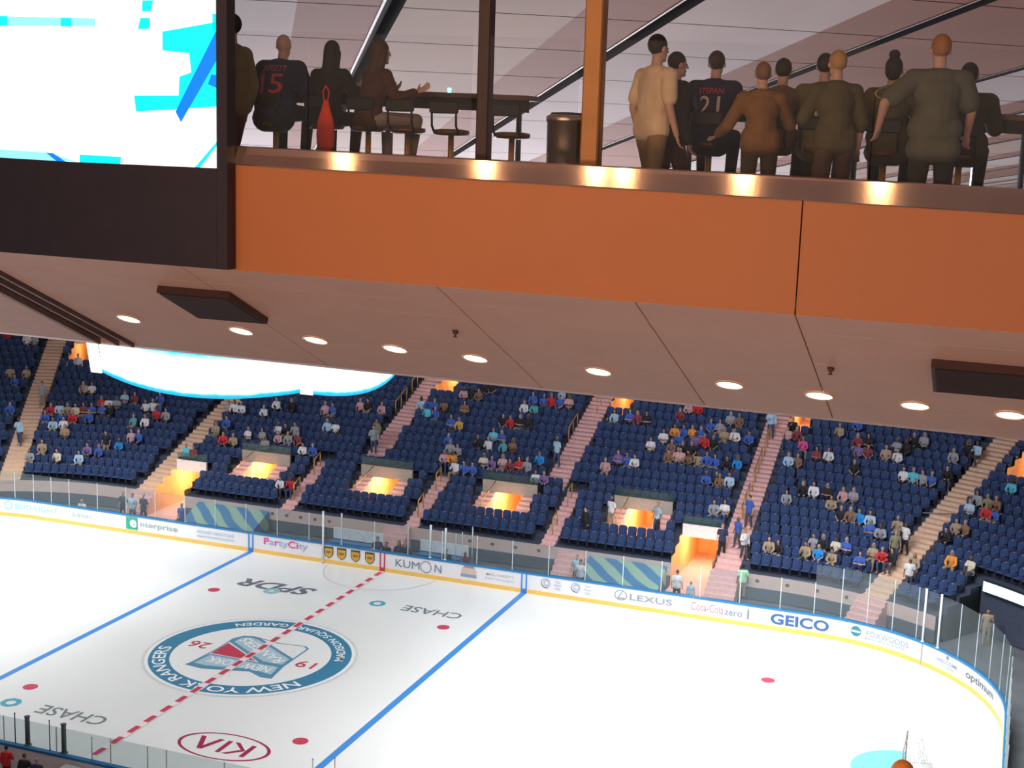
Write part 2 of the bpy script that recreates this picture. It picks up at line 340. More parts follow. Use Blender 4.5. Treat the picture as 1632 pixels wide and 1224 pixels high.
adtext('optimum', 31.25, .60, 2.5, .42, C_('charcoal_ink', .12, .18, .22), .015)

# glass: each pane with its supporting strip
def pane(s0, s1, h, lab, grp):
    n = max(1, int((s1-s0)/.6)); ox, oy = B((s0+s1)/2, .06)
    b = MB(); b.loft([[(B(s0+(s1-s0)*i/n, .05)[0]-ox, B(s0+(s1-s0)*i/n, .05)[1]-oy, z) for z in (0, h)] for i in range(n+1)], closed=False)
    t = b.build('glass_pane', G_rink, boards, False, (ox, oy, 1.08)); t['label'] = lab
    x, y = B(s1, .06); b = MB(); b.tube((x-ox, y-oy, 0), (x-ox, y-oy, h), .022, n=6); b.build('support_strip', G_edge, t)
s = -XS-10*1.22
while s < XS-.01:
    st = 1.22 if (s < -XS+1.3 or s > XS) else 1.9
    if -3.9 < s < 5.8: pass
    e = min(s+st, XS) if s < XS else s+st
    where = ('far left corner', -99, -XS) if s < -XS else ('far side left of the penalty boxes', -XS, -4) if s < -4.6 else ('far side in front of the penalty boxes', 0, 0) if s < 5 else ('far side right of the penalty boxes', 0, 0)
    pane(s, e, 1.5, 'clear glass pane above the boards, '+where[0], 'glass panes, '+where[0]); s = e
s = XS
while s < XS+RC*pi/2+8:
    pane(s, s+1.22, 2.35, 'tall glass pane above the curved boards, far right corner', 'tall glass panes, far right corner'); s += 1.22
s = HALF-9
while s < HALF+4:
    pane(s, s+2.2, .95, 'low glass pane above the near side boards', 'low glass panes, near side'); s += 2.2
def post(x, y, z0, z1, r, m, lab, grp=None, nm='glass_post'):
    b = MB(); b.tube((0, 0, 0), (0, 0, z1-z0), r, n=10); b.lathe((0, 0, z1-z0), [(r*1.2, 0), (r*1.2, .03), (r*.6, .05)], 10)
    b.lathe((0, 0, 0), [(r*1.6, 0), (r*1.6, .02), (r, .04)], 10)
    o = b.build(nm, m, boards, True, (x, y, z0)); o['label'] = lab
post(-3.42, 12.9, .05, 2.75, .055, M_postw, 'tall white post standing in the open penalty box gate')
post(-2.45, 13.1, 1.08, 2.7, .04, M_postw, 'thin white post right of the open penalty box gate')
for x, z, r in ((2.62, 2.75, .055), (3.45, 2.7, .055)): post(x, 13.05, 1.08, z, r, M_postw, 'thick white post of the right penalty box glass', 'thick white penalty box posts')
for x, z in ((3.95, 2.45), (4.3, 2.55), (4.85, 2.9)): post(x, 13.2, 1.08, z, .025, G_edge, 'thin pale post right of the two thick white penalty box posts', 'thin penalty box posts')
for s_, lab in ((XS+RC*.62, 'left white post of the gate in the far right corner glass'), (XS+RC*.72, 'right white post of the gate in the far right corner glass')):
    post(*B(s_, .0), 1.08, 3.45, .05, M_postw, lab)
for x, z, r, m in ((-1.09, 2.1, .085, M_dgrey), (.42, 2.1, .085, M_dgrey)):
    post(x, -12.9, 1.08, z, r, m, 'thick dark padded post on the near boards, '+('left' if x < 0 else 'right')+' of the two')
for x, z in ((-1.6, 2.13), (-.15, 2.13), (1.58, 1.84), (3.8, 1.92), (9.97, 2.7), (10.75, 2.9)):
    post(x, -12.92, 1.08, z, .02, G_edge if x > 1 else M_dgrey, ('pale' if x > 1 else 'dark')+' thin glass post on the near boards'+(' beside the right blue line' if x > 9 else ' near the bench' if x < 1 else ' right of the red line'), 'thin posts on the near boards')
# penalty box furniture
for x0, x1, lab in ((-4.2, -1.2, 'left'), (.95, 3.7, 'right')):
    t = empty('penalty_bench', ((x0+x1)/2, 15.3, 0)); tag(t, 'white topped '+lab+' penalty box bench behind the far boards', 'bench'); w2 = (x1-x0)/2
    b = MB(); b.rbox(-w2, .25, .55, w2, .33, 1.15); b.build('backboard', M_wparapet, t)
    b = MB(); b.rbox(-w2, -.25, .42, w2, .24, .5); b.build('seat_board', M_rail, t)
    b = MB(); [b.box(x-.04, -.2, 0, x+.04, .2, .42) for x in (-w2+.2, 0, w2-.2)]; b.build('support', M_dgrey, t)
# goal net
g = empty('goal_net', (27.13, 0, 0)); tag(g, 'hockey goal with white net standing on the crease at lower right', 'goal')
b = MB(); b.path([(0, -.915, 0), (0, -.915, 1.22), (0, .915, 1.22), (0, .915, 0)], .03); b.build('goal_frame', mat('goal_post_pale', (.30, .26, .26), .4), g, True)
b = MB(); b.path([(0, -.915, 0.02), (.9, -1.1, .02), (1.1, 0, .02), (.9, 1.1, .02), (0, .915, .02)], .025); b.path([(0, 0, 1.22), (.5, 0, 1.2), (1.1, 0, .02)], .02); b.build('base_frame', M_white, g, True)
b = MB()
for sg in (-1, 1):
    for k in range(9):
        z = 1.2*k/9; b.tube((0, sg*.915, z), (.5+.4*(1-z/1.2), sg*(.95+.15*(1-z/1.2)), z), .006, n=4)
        x = k/9; b.tube((x*.5, sg*.92, 1.2), (x*.9, sg*(.915+.185*x), .02), .006, n=4)
for k in range(13):
    y = -1+2*k/12; b.tube((.5, y*.95, 1.2), (1.0, y*1.1, .02), .006, n=4)
for k in range(8): z = 1.2*k/8; b.tube((.5+.5*(1-z/1.2), -1.05, z), (.5+.5*(1-z/1.2), 1.05, z), .006, n=4)
b.build('netting', mat('net_cord', (.45, .45, .45), .7), g)

# ------------------------------------------------------------------ far seating bowl: path position u (metres along the front row), d = distance back from the front
def P(u, d, z=0.):
    if abs(u) <= 19: return (u, 17+d, z)
    c = 19 if u > 0 else -19; a = (abs(u)-19)/14.5; r = 14.5+d
    return (c+math.copysign(r*sin(a), u), 2.5+r*cos(a), z)
def face_in(u):
    """z rotation that turns local +y towards the ice"""
    if abs(u) <= 19: return pi
    a = (abs(u)-19)/14.5; n = (-math.copysign(sin(a), u), -cos(a)); return atan2(-n[0], n[1])
def kk(u, d): return 1. if abs(u) <= 19 else (14.5+d)/14.5
RD, RH, Z1, NR = .8, .32, 1.3, 20
zr = lambda r: Z1+RH*r
UMIN, UMAX = -31.5, 33.5
CUTS = []                                   # (u0, u1, first row, last row) left out of the terrace
VOMS = [(-11.5, 1.6, 2, 5), (-3.6, 1.6, 2, 5), (3.95, 1.6, 2, 5), (11.6, 1.6, 2, 5)]
for c, hw, a, b_ in VOMS: CUTS.append((c-hw, c+hw, a, b_))
BIG = [(-15.6, 1.0, 0, 3), (15.25, 1.05, 0, 3)]
for c, hw, a, b_ in BIG: CUTS.append((c-hw, c+hw, a, b_))
TOPS = [(-24.75, .55, 15, 19), (-15.95, .6, 15, 19), (-3.9, .6, 15, 19), (7.6, .6, 15, 19), (18.3, .6, 15, 19), (25.75, .5, 13, 17)]
for c, hw, a, b_ in TOPS: CUTS.append((c-hw, c+hw, a, b_))
TUN = 27.8; CUTS.append((TUN, 99, 0, 4))
AISLES = [(-25.96, 0), (-17.3, 0), (-5.2, 6), (6.2, 6), (17.0, 0), (24.44, 0)]
LOWER = [-8.0, -.3, 7.5]
def cut(u, r): return any(a < u < b_ and r0 <= r < r1 for a, b_, r0, r1 in CUTS)
terr = MB()
for r in range(NR):
    bps = sorted(set([UMIN, UMAX]+[q for a, b_, r0, r1 in CUTS for q in (a, b_) if r0 <= r < r1 or r0 <= r-1 < r1 if q < UMAX]+[x for x in (-31, -30, -29, -28, -27, -26, -25, -24, -23, -22, -21, -20, -19, 19, 20, 21, 22, 23, 24, 25, 26, 27, 28, 29, 30, 31, 32, 33)]))
    for a, c in zip(bps[:-1], bps[1:]):
        if c-a < 1e-6: continue
        mu = (a+c)/2; d0, d1 = r*RD, (r+1)*RD
        if cut(mu, r): continue
        zl = zr(r)-RH if r and not cut(mu, r-1) else 0.
        if r and cut(mu, r-1) and mu < TUN: zl = zr(r)-.1
        terr.quad(P(a, d0, zr(r)), P(c, d0, zr(r)), P(c, d1, zr(r)), P(a, d1, zr(r)))
        if r == 0: terr.quad(P(a, d0, 0), P(c, d0, 0), P(c, d0, .62), P(a, d0, .62), k=2); zl = .62
        terr.quad(P(a, d0, zl), P(c, d0, zl), P(c, d0, zr(r)), P(a, d0, zr(r)), k=1 if r == 0 else 0)
for a in range(-31, 33):   # rear wall
    terr.quad(P(a, NR*RD, zr(NR-1)), P(a+1, NR*RD, zr(NR-1)), P(a+1, NR*RD, zr(NR-1)+5), P(a, NR*RD, zr(NR-1)+5))
struct(terr.build('seating_terrace', [mat('terrace_concrete', (.06, .075, .12), .8), M_pwall, M_dgrey]), 'dark stepped terrace of the far seating bowl with a pink beige front wall')
fl = MB(); fl.quad((-48, -30, -.05), (48, -30, -.05), (48, 40, -.05), (-48, 40, -.05))
struct(fl.build('floor', M_floor), 'dark arena floor around the ice')
dots = MB()
for x in [(-8.8+.9*i) for i in range(5)]+[3.2+1.3*i for i in range(5)]+[18.6+1.5*i for i in range(5)]:
    q = P(x, -.012, .98); dots.loft([[(q[0]+.11*cos(t), q[1]-dy, q[2]+.09*sin(t)) for t in [2*pi*i/12 for i in range(12)]] for dy in (0, .01)], cap=True)
tag(dots.build('wall_medallion', mat('medallion', (.16, .12, .12), .5)), 'row of small dark medallions on the pink beige front wall', 'wall emblem')

# aisle stairs
def stairs(u, r0, r1, hw, lab, name='aisle_stairs', sm=None):
    b = MB()
    for r in range(r0, r1):
        for h in (0, 1):
            d0 = r*RD+h*RD/2-.015; d1 = d0+RD/2+.001; z = zr(r)+h*RH/2+.012; zl = z-RH/2
            k0 = hw/kk(u, d0) if abs(u) > 19 else hw; k1 = hw/kk(u, d1) if abs(u) > 19 else hw
            b.quad(P(u-k0, d0, z), P(u+k0, d0, z), P(u+k1, d1, z), P(u-k1, d1, z))
            b.quad(P(u-k0, d0, zl), P(u+k0, d0, zl), P(u+k0, d0, z), P(u-k0, d0, z))
            e = .07; b.quad(P(u-k0, d0-.005, z+.004), P(u+k0, d0-.005, z+.004), P(u+k0, d0+e, z+.004), P(u-k0, d0+e, z+.004), k=1)
            for sg in (-1, 1): b.quad(P(u+sg*k0, d0, zl), P(u+sg*k0, d1, zl), P(u+sg*k1, d1, z), P(u+sg*k0, d0, z))
    return tag(b.build(name, [sm or M_pink, M_pinkhi]), lab, 'stairs', 'aisle stairs of the far stand')
names = ['first', 'second', 'third', 'fourth', 'fifth', 'sixth']
STA = []; STL = []
for i, (u, r0) in enumerate(AISLES):
    STA.append(stairs(u, r0, NR, .62, 'pinkish concrete aisle stairs, '+names[i]+' full stairway from the left of the far stand', sm=M_beige if i in (0, 1, 5) else None))
for i, u in enumerate(LOWER): STL.append(stairs(u, 0, 6, .38, 'narrow short stairs between the lower seat blocks, '+names[i]+' from the left'))
for u, lab in ((-17.3, 'left'), (-1.0, 'middle left'), (9.0, 'middle right'), (17.0, 'right'), (24.44, 'far right')):
    b = MB()
    for k in range(6): b.box(-.75, -.28*(6-k)-.01, 0, .75, -.28*(5-k)-.01, .21*(k+1))
    x, y, _ = P(u, 0); tag(b.build('floor_steps', M_pink, None, False, (x, y, 0), face_in(u)+pi), 'short pinkish steps from the floor up to the front row, '+lab, 'stairs')
def rail(pts, lab, grp, par):
    t = MB(); o = Vector(pts[0]); q = [Vector(p)-o for p in pts]
    t.path([(p.x, p.y, p.z+.9) for p in q], .035)
    for p in q: t.tube((p.x, p.y, p.z), (p.x, p.y, p.z+.9), .028, n=6)
    t.build('handrail', M_gold, par, True, o)['label'] = lab
for u, rs, lab in ((-5.9, [(12, 14), (15, 18)], 'third'), (5.6, [(11, 13)], 'fourth'), (6.3, [(15, 17)], 'fourth'), (16.9, [(12, 15), (8, 11), (4, 7)], 'fifth')):
    for a, c in rs: rail([P(u, r*RD+.3, zr(r)) for r in range(a, c+1)], 'gold handrail on the '+lab+' full stairway, '+('upper' if a > 11 else 'middle' if a > 6 else 'lower')+' flight'+(' centre' if u == 6.3 else ''), '', STA[{'third': 2, 'fourth': 3, 'fifth': 4}[lab]])
for i, u in enumerate(LOWER):
    for rr in (1, 4): rail([P(u, rr*RD+.2, zr(rr)), P(u, rr*RD+.9, zr(rr+1))], ('lower' if rr == 1 else 'upper')+' gold handrail on the '+names[i]+' narrow lower stairs', '', STL[i])

# vomitories
def vom(c, hw, r0, r1, lab, side, zf, par, lamp, parm, big=False):
    o = Vector(P(c, r0*RD, 0)); t = empty('vomitory', o); tag(t, lab, 'stand entrance', 'glowing stand entrances')
    Q = lambda u, d, z: tuple(Vector(P(u, d, z))-o)
    d0, d1 = r0*RD, r1*RD; zt = zr(r1)
    iw = hw-side
    b = MB()
    for sg in (-1, 1):
        u = c+sg*iw; b.quad(Q(u, d1, zf), Q(u, d1+4, zf), Q(u, d1+4, zt-.1), Q(u, d1, zt-.1))
        if big or side == 0:
            for r in range(r0, r1): b.quad(Q(u, r*RD, zf), Q(u, (r+1)*RD, zf), Q(u, (r+1)*RD, zr(r)+.33), Q(u, r*RD, zr(r)+.33))
    b.quad(Q(c-iw, d1+4, zf), Q(c+iw, d1+4, zf), Q(c+iw, d1+4, zt), Q(c-iw, d1+4, zt))
    b.quad(Q(c-iw, d1, zt-.1), Q(c+iw, d1, zt-.1), Q(c+iw, d1+4, zt-.1), Q(c-iw, d1+4, zt-.1))
    b.build('orange_wall', M_orange, t)
    if not big: b = MB(); b.quad(Q(c-iw, d0, zf), Q(c+iw, d0, zf), Q(c+iw, d0, zr(r0)), Q(c-iw, d0, zr(r0))); b.build('pit_wall', M_orange, t)
    b = MB(); b.quad(Q(c-iw, d0 if not big else -1.2, zf+.01), Q(c+iw, d0 if not big else -1.2, zf+.01), Q(c+iw, d1+4, zf+.01), Q(c-iw, d1+4, zf+.01)); b.build('ramp', M_pink, t)
    b = MB()
    pw = hw+.02 if par < 1.9 else hw
    b.hexa([Q(c-pw, d1-.12, zt-.14), Q(c+pw, d1-.12, zt-.14), Q(c+pw, d1+.02, zt-.14), Q(c-pw, d1+.02, zt-.14), Q(c-pw, d1-.12, zt+.52), Q(c+pw, d1-.12, zt+.52), Q(c+pw, d1+.02, zt+.52), Q(c-pw, d1+.02, zt+.52)])
    b.build('parapet', parm, t)
    if par:
        b = MB(); b.quad(Q(c-pw, d1-.05, zt+.52), Q(c+pw, d1-.05, zt+.52), Q(c+pw, d1-.05, zt+.95), Q(c-pw, d1-.05, zt+.95)); b.build('guard_glass', glassmat('guard_glass', (.35, .5, .45), .12, .05, (.25, .4, .35)) if 'guard_glass' not in MATS else MATS['guard_glass'], t)
    if side:
        for sg in (-1, 1):
            b = MB()
            for k in range((r1-r0)*2):
                a = c+sg*iw; e = c+sg*hw; lo, hi = min(a, e), max(a, e); dd = d0+k*RD/2; z = zr(r0)+k*RH/2+.01
                b.hexa([Q(lo, dd, zf), Q(hi, dd, zf), Q(hi, dd+RD/2, zf), Q(lo, dd+RD/2, zf), Q(lo, dd, z), Q(hi, dd, z), Q(hi, dd+RD/2, z), Q(lo, dd+RD/2, z)])
            b.build('side_stairs', M_pink, t)
        b = MB(); b.path([Q(c-iw, d0, zr(r0)+.8), Q(c-iw, d1-.2, zr(r1)+.5)], .03); b.path([Q(c-iw, d0, zr(r0)+.8), Q(c-iw, d0, zf)], .03); b.path([Q(c-iw, d0+.1, zr(r0)), Q(c+.1, d1, zf+.1)], .03); b.build('handrail', M_gold, t, True)
    b = MB(); q = Q(c, d1+1.2, zt-.16); b.lathe(q, [(.16, -.03), (.18, .0), (.18, .05)], 16); b.build('tunnel_lamp', mat('tunnel_lamp', (1, .8, .5), .5, emit=(1, .74, .42), es=8), t)
    point('tunnel_light', Vector(P(c, d1+.7, zt-.45)), lamp, (1, .68, .36), .15)
    point('tunnel_light', Vector(P(c, d0+.4, max(zf, zr(r0))+.7)), lamp*.3, (1, .68, .36), .1)
for i, (c, hw, a, b_) in enumerate(VOMS): vom(c, hw, a, b_, 'orange lit stand entrance between lower seat blocks, '+names[i]+' small one from the left', .78, .9, 1, 170, M_parapet)
for (c, hw, a, b_), lab in zip(BIG, ('left', 'right')): vom(c, hw, a, b_, 'wide orange lit floor level entrance with white parapet, '+lab+' side of the stand', 0, .1, 1, 130, M_wparapet, True)
for i, (c, hw, a, b_) in enumerate(TOPS): vom(c, hw, a, b_, 'small orange lit entrance at the top of the '+names[i]+' full stairway', 0, zr(a)-.5, 0, 60, M_pwall)

# tarps over the folded floor sections
M_tarp = stripes('tarp', (.04, .22, .46), (.34, .52, .40), .42, 'DIAGONAL')
for x0, x1, lab in ((-13.6, -9.0, 'left'), (9.9, 14.0, 'right')):
    b = MB(); w2 = (x1-x0)/2
    b.hexa([(-w2, -1.9, .02), (w2, -1.9, .02), (w2, -.05, .02), (-w2, -.05, .02), (-w2, -1.9, .35), (w2, -1.9, .35), (w2, -.05, 1.1), (-w2, -.05, 1.1)])
    tag(b.build('tarp_cover', M_tarp, None, False, ((x0+x1)/2, 17, 0)), 'blue green printed cover sloping up to the stand, '+lab+' of the penalty boxes', 'tarpaulin')

# LED ribbon over the corner tunnel
b = MB(); n = 10; us = [TUN+.15+(33.2-TUN)*i/n for i in range(n+1)]
b.loft([[P(u, 3.05, 2.0), P(u, 3.05, 2.62), P(u, 3.2, 2.62), P(u, 3.2, 2.0)] for u in us], cap=True)
led = struct(b.build('trim_1', mat('led_housing', (.03, .03, .04), .5)), 'dark housing of the ribbon screen above the corner tunnel')
b = MB(); b.loft([[P(u, 3.04, 2.08), P(u, 3.04, 2.56)] for u in us], closed=False)
M_led = mat('ribbon_screen', (.1, .3, .5), .4, emit=(.55, .85, 1), es=2.2)
tag(b.build('ribbon_screen', M_led), 'bright pale blue ribbon screen above the dark corner tunnel', 'screen')
b = MB()
for i in range(n): b.quad(P(us[i], 6.5, 0), P(us[i+1], 6.5, 0), P(us[i+1], 6.5, 2.6), P(us[i], 6.5, 2.6)); b.quad(P(us[i], 3.2, 2.55), P(us[i+1], 3.2, 2.55), P(us[i+1], 6.5, 2.55), P(us[i], 6.5, 2.55))
for k in range(5): b.quad(P(TUN, k*.8-.01, 0), P(TUN, k*.8+.8, 0), P(TUN, k*.8+.8, zr(k)), P(TUN, k*.8-.01, zr(k)))
struct(b.build('wall_tunnel', M_black), 'black corner tunnel under the ribbon screen')
b = MB(); b.tube((17.9, 22.5, 3.36), (29.5, 22.5, 4.35), .03, n=6); b.tube((17.9, 22.5, 2.9), (17.9, 22.5, 3.4), .03, n=6); b.tube((29.4, 22.5, 2.9), (29.4, 22.5, 4.35), .03, n=6)  # thin pale line across the seats, modelled as a stretched wire
tag(b.build('wire', M_parapet, None, True), 'pale rope stretched across the seat block right of the fifth stairway', 'wire')

# ------------------------------------------------------------------ seats
sb = MB()
sb.rbox(-.22, -.20, .40, .22, .24, .47, .03, 0)
sb.k = 0
prof = [(-.23, .42), (-.23, .78), (-.17, .86), (.17, .86), (.23, .78), (.23, .42)]
sb.loft([[(x, -.20-.05*(z-.4)-.0, z) for x, z in prof], [(x, -.27-.08*(z-.4), z) for x, z in prof]], cap=True)
sb.box(-.235, -.27, .18, -.20, .16, .42, 1); sb.box(.20, -.27, .18, .235, .16, .42, 1)
sb.rbox(-.26, -.24, .60, -.22, .14, .64, .01, 1)
sb.box(-.045, -.26, .865, .045, -.235, .895, 2)
M_seat = [mat('navy_seat_fabric', (.030, .062, .17), .8, var=.25), mat('seat_frame', (.035, .04, .05), .5), mat('seat_number_plate', (.42, .32, .16), .4)]
seat0 = sb.build('stadium_seat', M_seat); sm = seat0.data
places = []
for r in range(NR):
    d = r*RD+.50; step = .5
    u = UMIN+.3
    while u < UMAX-.2:
        k = kk(u, d) if abs(u) > 19 else 1
        ok = not cut(u-.25/k, r) and not cut(u+.25/k, r) and all(abs(u-a) > .9/k or r < r0 for a, r0 in AISLES) and all(abs(u-a) > .64 or r > 5 for a in LOWER)
        if ok: places.append((r, u, d))
        u += step/k
def vis(p):
    x, y, z = P(p[1], p[2], zr(p[0])+.6); v = Vector((x, y, z))-Vector((CX, CY, CZ)); zz = v.dot(_f)
    px = 816+2208*v.dot(_r2)/zz; py = 612-2208*v.dot(_u2)/zz
    return v.length if (0 < px < 1632 and 0 < py < 1224) else 999
places.sort(key=lambda p: (vis(p), p[0]))
near = places[:300]; rest = places[300:]
bn = lambda u: 'far right corner block' if u > 24.4 else 'block between the fifth and sixth stairways' if u > 17 else 'blocks left of the fifth stairway'
first = True
for r, u, d in near:
    o = seat0 if first else seat0.copy()
    if not first: COL.objects.link(o)
    first = False
    o.location = P(u, d, zr(r)); o.rotation_euler.z = face_in(u)
    tag(o, 'navy folding seat in the lower rows, '+bn(u), 'seat', 'nearest navy seats, '+bn(u))
V = []; F = []; MI = []
sv = [v.co.copy() for v in sm.vertices]; sf = [tuple(p.vertices) for p in sm.polygons]; si = [p.material_index for p in sm.polygons]
for r, u, d in rest:
    x, y, z = P(u, d, zr(r)); a = face_in(u); c, s = cos(a), sin(a); i = len(V)
    V += [(x+c*q.x-s*q.y, y+s*q.x+c*q.y, z+q.z) for q in sv]; F += [tuple(i+j for j in f) for f in sf]; MI += si
me = bpy.data.meshes.new('seat_rows'); me.from_pydata(V, [], F)
for m_ in M_seat: me.materials.append(m_)
me.polygons.foreach_set('material_index', MI); me.update()
o = link('seat_rows', me); tag(o, 'the remaining rows of navy stadium seats rising across the far stand', 'seats'); o['kind'] = 'stuff'

# ------------------------------------------------------------------ people
SKIN = {'pale': mat('skin_pale', (.55, .34, .26), .6), 'tan': mat('skin_tan', (.42, .24, .16), .6), 'dark': mat('skin_dark', (.16, .08, .05), .6)}
V3 = Vector
def remesh(prims, vox, sm=3):
    b = MB()
    for p in prims:
        if p[0] == 'c':
            _, a, c, r0, r1 = p; b.tube(a, c, r0, r1, n=14); b.ell(a, (r0*1.0,)*3, 12); b.ell(c, (r1*1.0,)*3, 12)
        else: b.ell(p[1], p[2], 16, None, p[3] if len(p) > 3 else None)
    o = b.build('t', [])
    m1 = o.modifiers.new('r', 'REMESH'); m1.mode = 'VOXEL'; m1.voxel_size = vox
    if sm: m2 = o.modifiers.new('s', 'SMOOTH'); m2.iterations = sm; m2.factor = .5
    dg = bpy.context.evaluated_depsgraph_get(); me = bpy.data.meshes.new_from_object(o.evaluated_get(dg)); old = o.data
    bpy.data.objects.remove(o); bpy.data.meshes.remove(old)
    return me
def skeleton(kind, **k):
    """joints in the person's own frame: facing +y, floor at z = 0 under the pelvis"""
    lean = k.get('lean', .15); seat = k.get('seat', .45); sw = k.get('sw', .185); turn = k.get('turn', 0)
    J = {}
    pz = seat+.10 if kind == 'sit' else .94
    up = V3((0, sin(lean), cos(lean)))
    J['pel'] = V3((0, 0, pz)); J['chest'] = J['pel']+up*.30; J['sh'] = J['pel']+up*.46; J['neck'] = J['pel']+up*.56
    hl = k.get('head', .1); J['head'] = J['neck']+V3((k.get('tilt', 0), sin(lean*.4+hl)*.14, .12))
    for s in (-1, 1):
        J['s', s] = J['sh']+V3((s*sw, 0, -.02)); J['h', s] = J['pel']+V3((s*.095, 0, -.03))
        if kind == 'sit':
            kx = k.get('knee', .16); drop = k.get('drop', .02)
            J['k', s] = V3((s*kx, .43, pz-drop)); J['a', s] = V3((s*k.get('foot', .14), .40, pz-drop-.43)); J['t', s] = J['a', s]+V3((s*.03, .16, -.05))
        else:
            st = k.get('stride', .0)*s
            J['k', s] = V3((s*.11, st*.5+.03, .50)); J['a', s] = V3((s*k.get('foot', .12), st, .09)); J['t', s] = J['a', s]+V3((s*.03, .17, -.045))
        e = k.get('arm'+('R' if s > 0 else 'L'))
        if e: J['e', s], J['w', s] = V3(e[0]), V3(e[1])
        elif kind == 'sit': J['e', s] = J['s', s]+V3((s*.07, .12, -.25)); J['w', s] = J['k', s]+V3((-s*.04, -.12, .10))
        else: J['e', s] = J['s', s]+V3((s*.07, -.04, -.28)); J['w', s] = J['e', s]+V3((s*.01, .09, -.24))
    return J
def hand(p, w_, dr, side, s, curl=.5, thumb=None):
    """palm, four jointed fingers and a thumb from the wrist w_ along dr; side points to the thumb"""
    dr = dr.normalized(); side = (side-side.dot(dr)*dr).normalized(); nrm = dr.cross(side)*s
    M = Matrix((side, nrm, dr)).transposed()
    p.append(('e', w_+dr*.045, (.040, .016, .052), M))
    for i, ln in enumerate((.066, .075, .070, .055)):
        q = w_+dr*.082+side*(.030-.020*i); d1 = (dr*cos(curl*.6)+nrm*sin(curl*.6)+side*(.12-.08*i)).normalized(); d2 = (dr*cos(curl*1.6)+nrm*sin(curl*1.6)).normalized()
        m1 = q+d1*ln*.55; p.append(('c', q, m1, .0095, .0088)); p.append(('c', m1, m1+d2*ln*.5, .0085, .0072))
    q = w_+dr*.025+side*.030; m1 = q+(side*.75+dr*.65+nrm*.15).normalized()*.036; p.append(('c', q, m1, .012, .010)); p.append(('c', m1, m1+(dr*.9+side*.25+nrm*.3).normalized()*.03, .0095, .008))
def skin_prims(J, g=1., hands=True, female=False):
    p = []
    H_ = J['head']; p.append(('e', H_+V3((0, -.008, .03)), (.076, .094, .098))); p.append(('e', H_+V3((0, .018, -.045)), (.056, .066, .072)))
    p.append(('c', H_+V3((0, .088, .02)), H_+V3((0, .106, -.018)), .010, .014))               # nose
    for s in (-1, 1): p.append(('e', H_+V3((s*.078, -.005, 0)), (.012, .02, .030)))            # ears
    p.append(('e', H_+V3((0, .080, -.052)), (.026, .014, .010)))                               # lips
    p.append(('e', H_+V3((0, .062, -.092)), (.028, .024, .020)))                               # chin
    p.append(('c', J['neck']-V3((0, 0, .03)), H_-V3((0, .012, .03)), .054, .050))
    p += torso(J, g, 0)
    for s in (-1, 1):
        p.append(('c', J['s', s], J['e', s], .050*g, .039*g)); p.append(('c', J['e', s], J['w', s], .039*g, .026))
        p.append(('c', J['h', s], J['k', s], .085*g, .055)); p.append(('c', J['k', s], J['a', s], .052, .036)); p.append(('c', J['a', s], J['t', s], .036, .03))
        if hands:
            d = J['w', s]-J['e', s]; hand(p, J['w', s], d, V3((-s*.6, .3, .6)), s)
        else: d = (J['w', s]-J['e', s]).normalized(); p.append(('e', J['w', s]+d*.07, (.035, .035, .055)))
    return p
def torso(J, g, inf):
    p = []; ax = (J['sh']-J['pel']).normalized(); x = V3((1, 0, 0)); M = Matrix((x, ax.cross(x), ax)).transposed()
    i = inf
    p.append(('e', J['pel']+ax*.02, (.165*g+i, .118*g+i, .13), M)); p.append(('e', J['pel']+ax*.17, (.145*g+i, .112*g*g+i, .16), M))
    p.append(('e', J['chest']+ax*.04, (.165*g+i, .118*g+i, .18), M)); p.append(('c', J['s', -1], J['s', 1], .062*g+i, .062*g+i)); p.append(('e', J['sh']+ax*.01, (.13*g+i, .085*g+i, .08), M))
    return p
def shirt_prims(J, g, inf=.018, sleeve=.62, hem=.02):
    p = torso(J, g, inf)[0:]; 
    ax = (J['sh']-J['pel']).normalized(); x = V3((1, 0, 0)); M = Matrix((x, ax.cross(x), ax)).transposed()
    for q in (-hem-.02, .05): p.append(('c', J['pel']+ax*q-x*.085*g, J['pel']+ax*q+x*.085*g, .100*g+inf, .100*g+inf))
    p.append(('c', J['pel']+ax*.1, J['chest'], .125*g+inf, .128*g+inf))
    for s in (-1, 1):
        if sleeve <= 1: p.append(('c', J['s', s], J['s', s].lerp(J['e', s], sleeve), .056*g+inf, .056*g+inf))
        else: p.append(('c', J['s', s], J['e', s], .056*g+inf, .047*g+inf)); p.append(('c', J['e', s], J['e', s].lerp(J['w', s], sleeve-1), .047*g+inf, .036+inf*.8))
    return p
def trouser_prims(J, g, inf=.012, length=.96):
    p = [('c', J['h', -1]+V3((0, 0, .03)), J['h', 1]+V3((0, 0, .03)), .088*g+inf*.5, .088*g+inf*.5)]
    for s in (-1, 1):
        p.append(('c', J['h', s], J['k', s], .088*g+inf, .060+inf))
        if length > 0: p.append(('c', J['k', s], J['k', s].lerp(J['a', s], length), .058+inf, .044+inf))
    return p
def hair_prims(J, style):
    H_ = J['head']; p = [('e', H_+V3((0, -.022, .042)), (.084, .098, .100))]
    if style in ('short', 'cap'): return p
    if style == 'bun': return p+[('e', H_+V3((0, -.055, .15)), (.055, .055, .05)), ('e', H_+V3((0, -.06, -.01)), (.075, .06, .08))]
    return p+[('c', H_+V3((0, -.04, .02)), J['neck']+V3((0, -.075, -.12)), .085, .07), ('c', H_+V3((-.055, -.01, 0)), J['neck']+V3((-.07, -.04, -.1)), .045, .035), ('c', H_+V3((.055, -.01, 0)), J['neck']+V3((.07, -.04, -.1)), .045, .035)]
